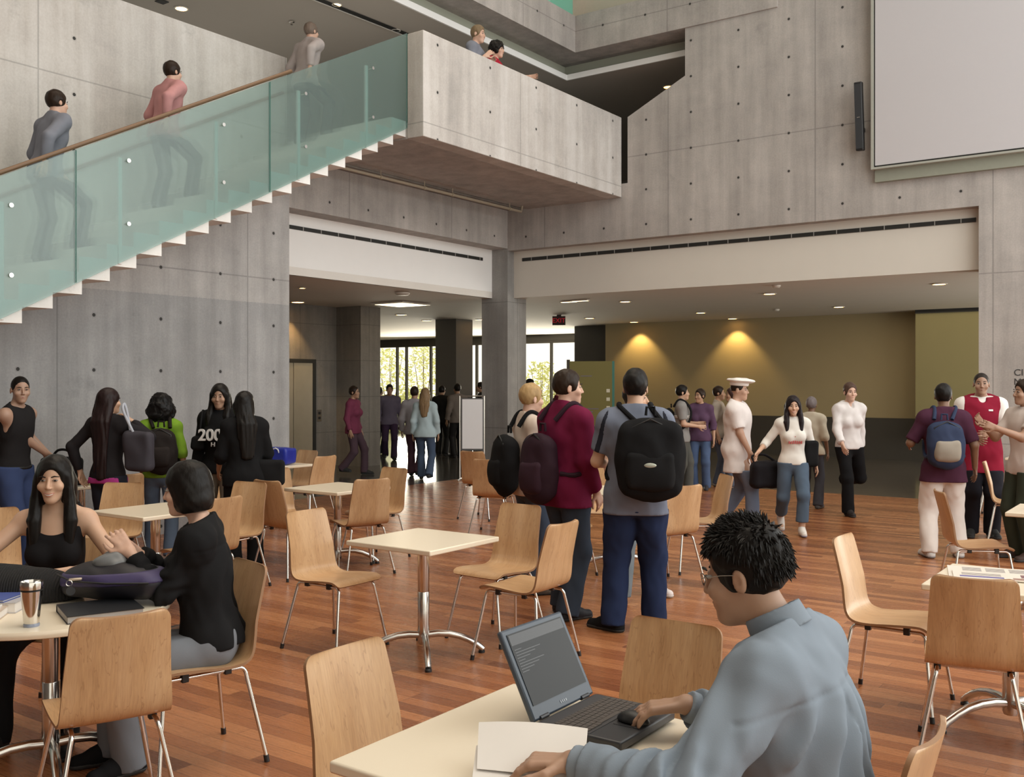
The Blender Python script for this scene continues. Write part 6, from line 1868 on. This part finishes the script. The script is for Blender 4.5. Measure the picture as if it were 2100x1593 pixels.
# --- people climbing the stair
def step_z(s_): return Z_0 + RISE * math.floor((s_ - S_0 + 0.03) / TREAD) + zt + RISE
for px, tt, yaw, H_, col, hr, hc_, lab in ((95, 1.25, 150, 1.76, (0.20, 0.21, 0.25), 'short', DARKH, 'person in a grey jacket climbing the stair, lowest of the three'),
                                      (345, 1.15, 150, 1.70, (0.52, 0.26, 0.26), 'short', DARKH, 'person in a pink top climbing the stair, middle of the three'),
                                      (640, 0.95, 150, 1.66, (0.42, 0.37, 0.36), 'short', (0.20, 0.15, 0.12), 'person in a beige top near the head of the stair')):
    s_ = on_t(px, tt); s_ = S_0 + TREAD * (math.floor((s_ - S_0) / TREAD) + 0.45)
    z_ = step_z(s_); q = W(tt, s_, z_)
    P = Person(lab, q.x, q.y, yaw - 5, H_, 'm', z=z_, lean=10, skin=FAIR, vox=0.012, lf=(0.1, 0.0, 0.085), rf=(-0.1, -TREAD, 0.085 + RISE), lh=(0.25, -0.2, 0.95), rh=(-0.25, 0.15, 0.95), group='people climbing the stair')
    P.hair(hr, hc_); P.body(0.010); P.shirt(col, 1.9, -0.1, 0.022, 'jacket'); P.trousers((0.05, 0.055, 0.07), 0.02, 0.02); P.shoes((0.04, 0.04, 0.04))

# --- far lobby
def far(px, Y, yaw, H_, sex, top, legs, hairst, hairc, lab, walk=0.0, skin=TAN, **kw):
    x, y = gpos(px, Y)
    P = Person(lab, x, y, yaw, H_, sex, skin=skin, vox=0.014, lf=(0.09, -walk, 0.085), rf=(-0.09, walk, 0.085 + walk * 0.3), pelvis=(0, 0, (0.925 - walk * 0.12) * H_ / 1.75), **kw)
    P.hair(hairst, hairc, length=0.3); P.body(0.012); P.shirt(top, 1.9, -0.1, 0.022, 'top'); P.trousers(legs, 0.016, 0.02); P.shoes((0.04, 0.04, 0.04))
    return P
far(872, 17.6, 176, 1.64, 'f', (0.42, 0.52, 0.55), (0.07, 0.10, 0.16), 'long', (0.26, 0.17, 0.09), 'woman in a pale blue top and jeans walking away through the lobby', 0.14)
far(850, 18.3, 170, 1.66, 'm', (0.36, 0.34, 0.36), (0.10, 0.05, 0.07), 'short', DARKH, 'person in a pale grey top walking beside the pale blue top', 0.1)
far(799, 22.3, 10, 1.70, 'm', (0.14, 0.12, 0.17), (0.05, 0.03, 0.06), 'short', BLACKH, 'person in a purple grey top walking in front of the left lobby window', 0.12)
far(778, 24.2, 150, 1.62, 'm', (0.03, 0.028, 0.03), (0.02, 0.02, 0.025), 'short', BLACKH, 'dark figure partly hidden by the stone clad pillar')
far(906, 23.5, 160, 1.66, 'm', (0.02, 0.02, 0.022), (0.02, 0.02, 0.022), 'short', BLACKH, 'dark clothed person in front of the dark lobby column')
far(938, 23.0, -150, 1.70, 'm', (0.20, 0.17, 0.15), (0.02, 0.02, 0.022), 'short', BLACKH, 'person in a grey brown top beside the poster stand')
far(986, 25.0, -90, 1.74, 'm', (0.02, 0.02, 0.022), (0.02, 0.02, 0.022), 'short', BLACKH, 'dark figure between the poster stand and the corner column')
far(1086, 21.0, 90, 1.80, 'm', (0.05, 0.02, 0.03), (0.03, 0.03, 0.04), 'short', BLACKH, 'dark haired person just right of the corner column')
far(1145, 19.6, 95, 1.70, 'm', (0.12, 0.012, 0.03), (0.03, 0.03, 0.04), 'short', BLACKH, 'person in a dark red hood in front of the right lobby window')
far(725, 18.6, 75, 1.68, 'f', (0.20, 0.045, 0.085), (0.09, 0.055, 0.07), 'short', DARKH, 'person in a magenta jacket passing the stone clad pillar', 0.18)
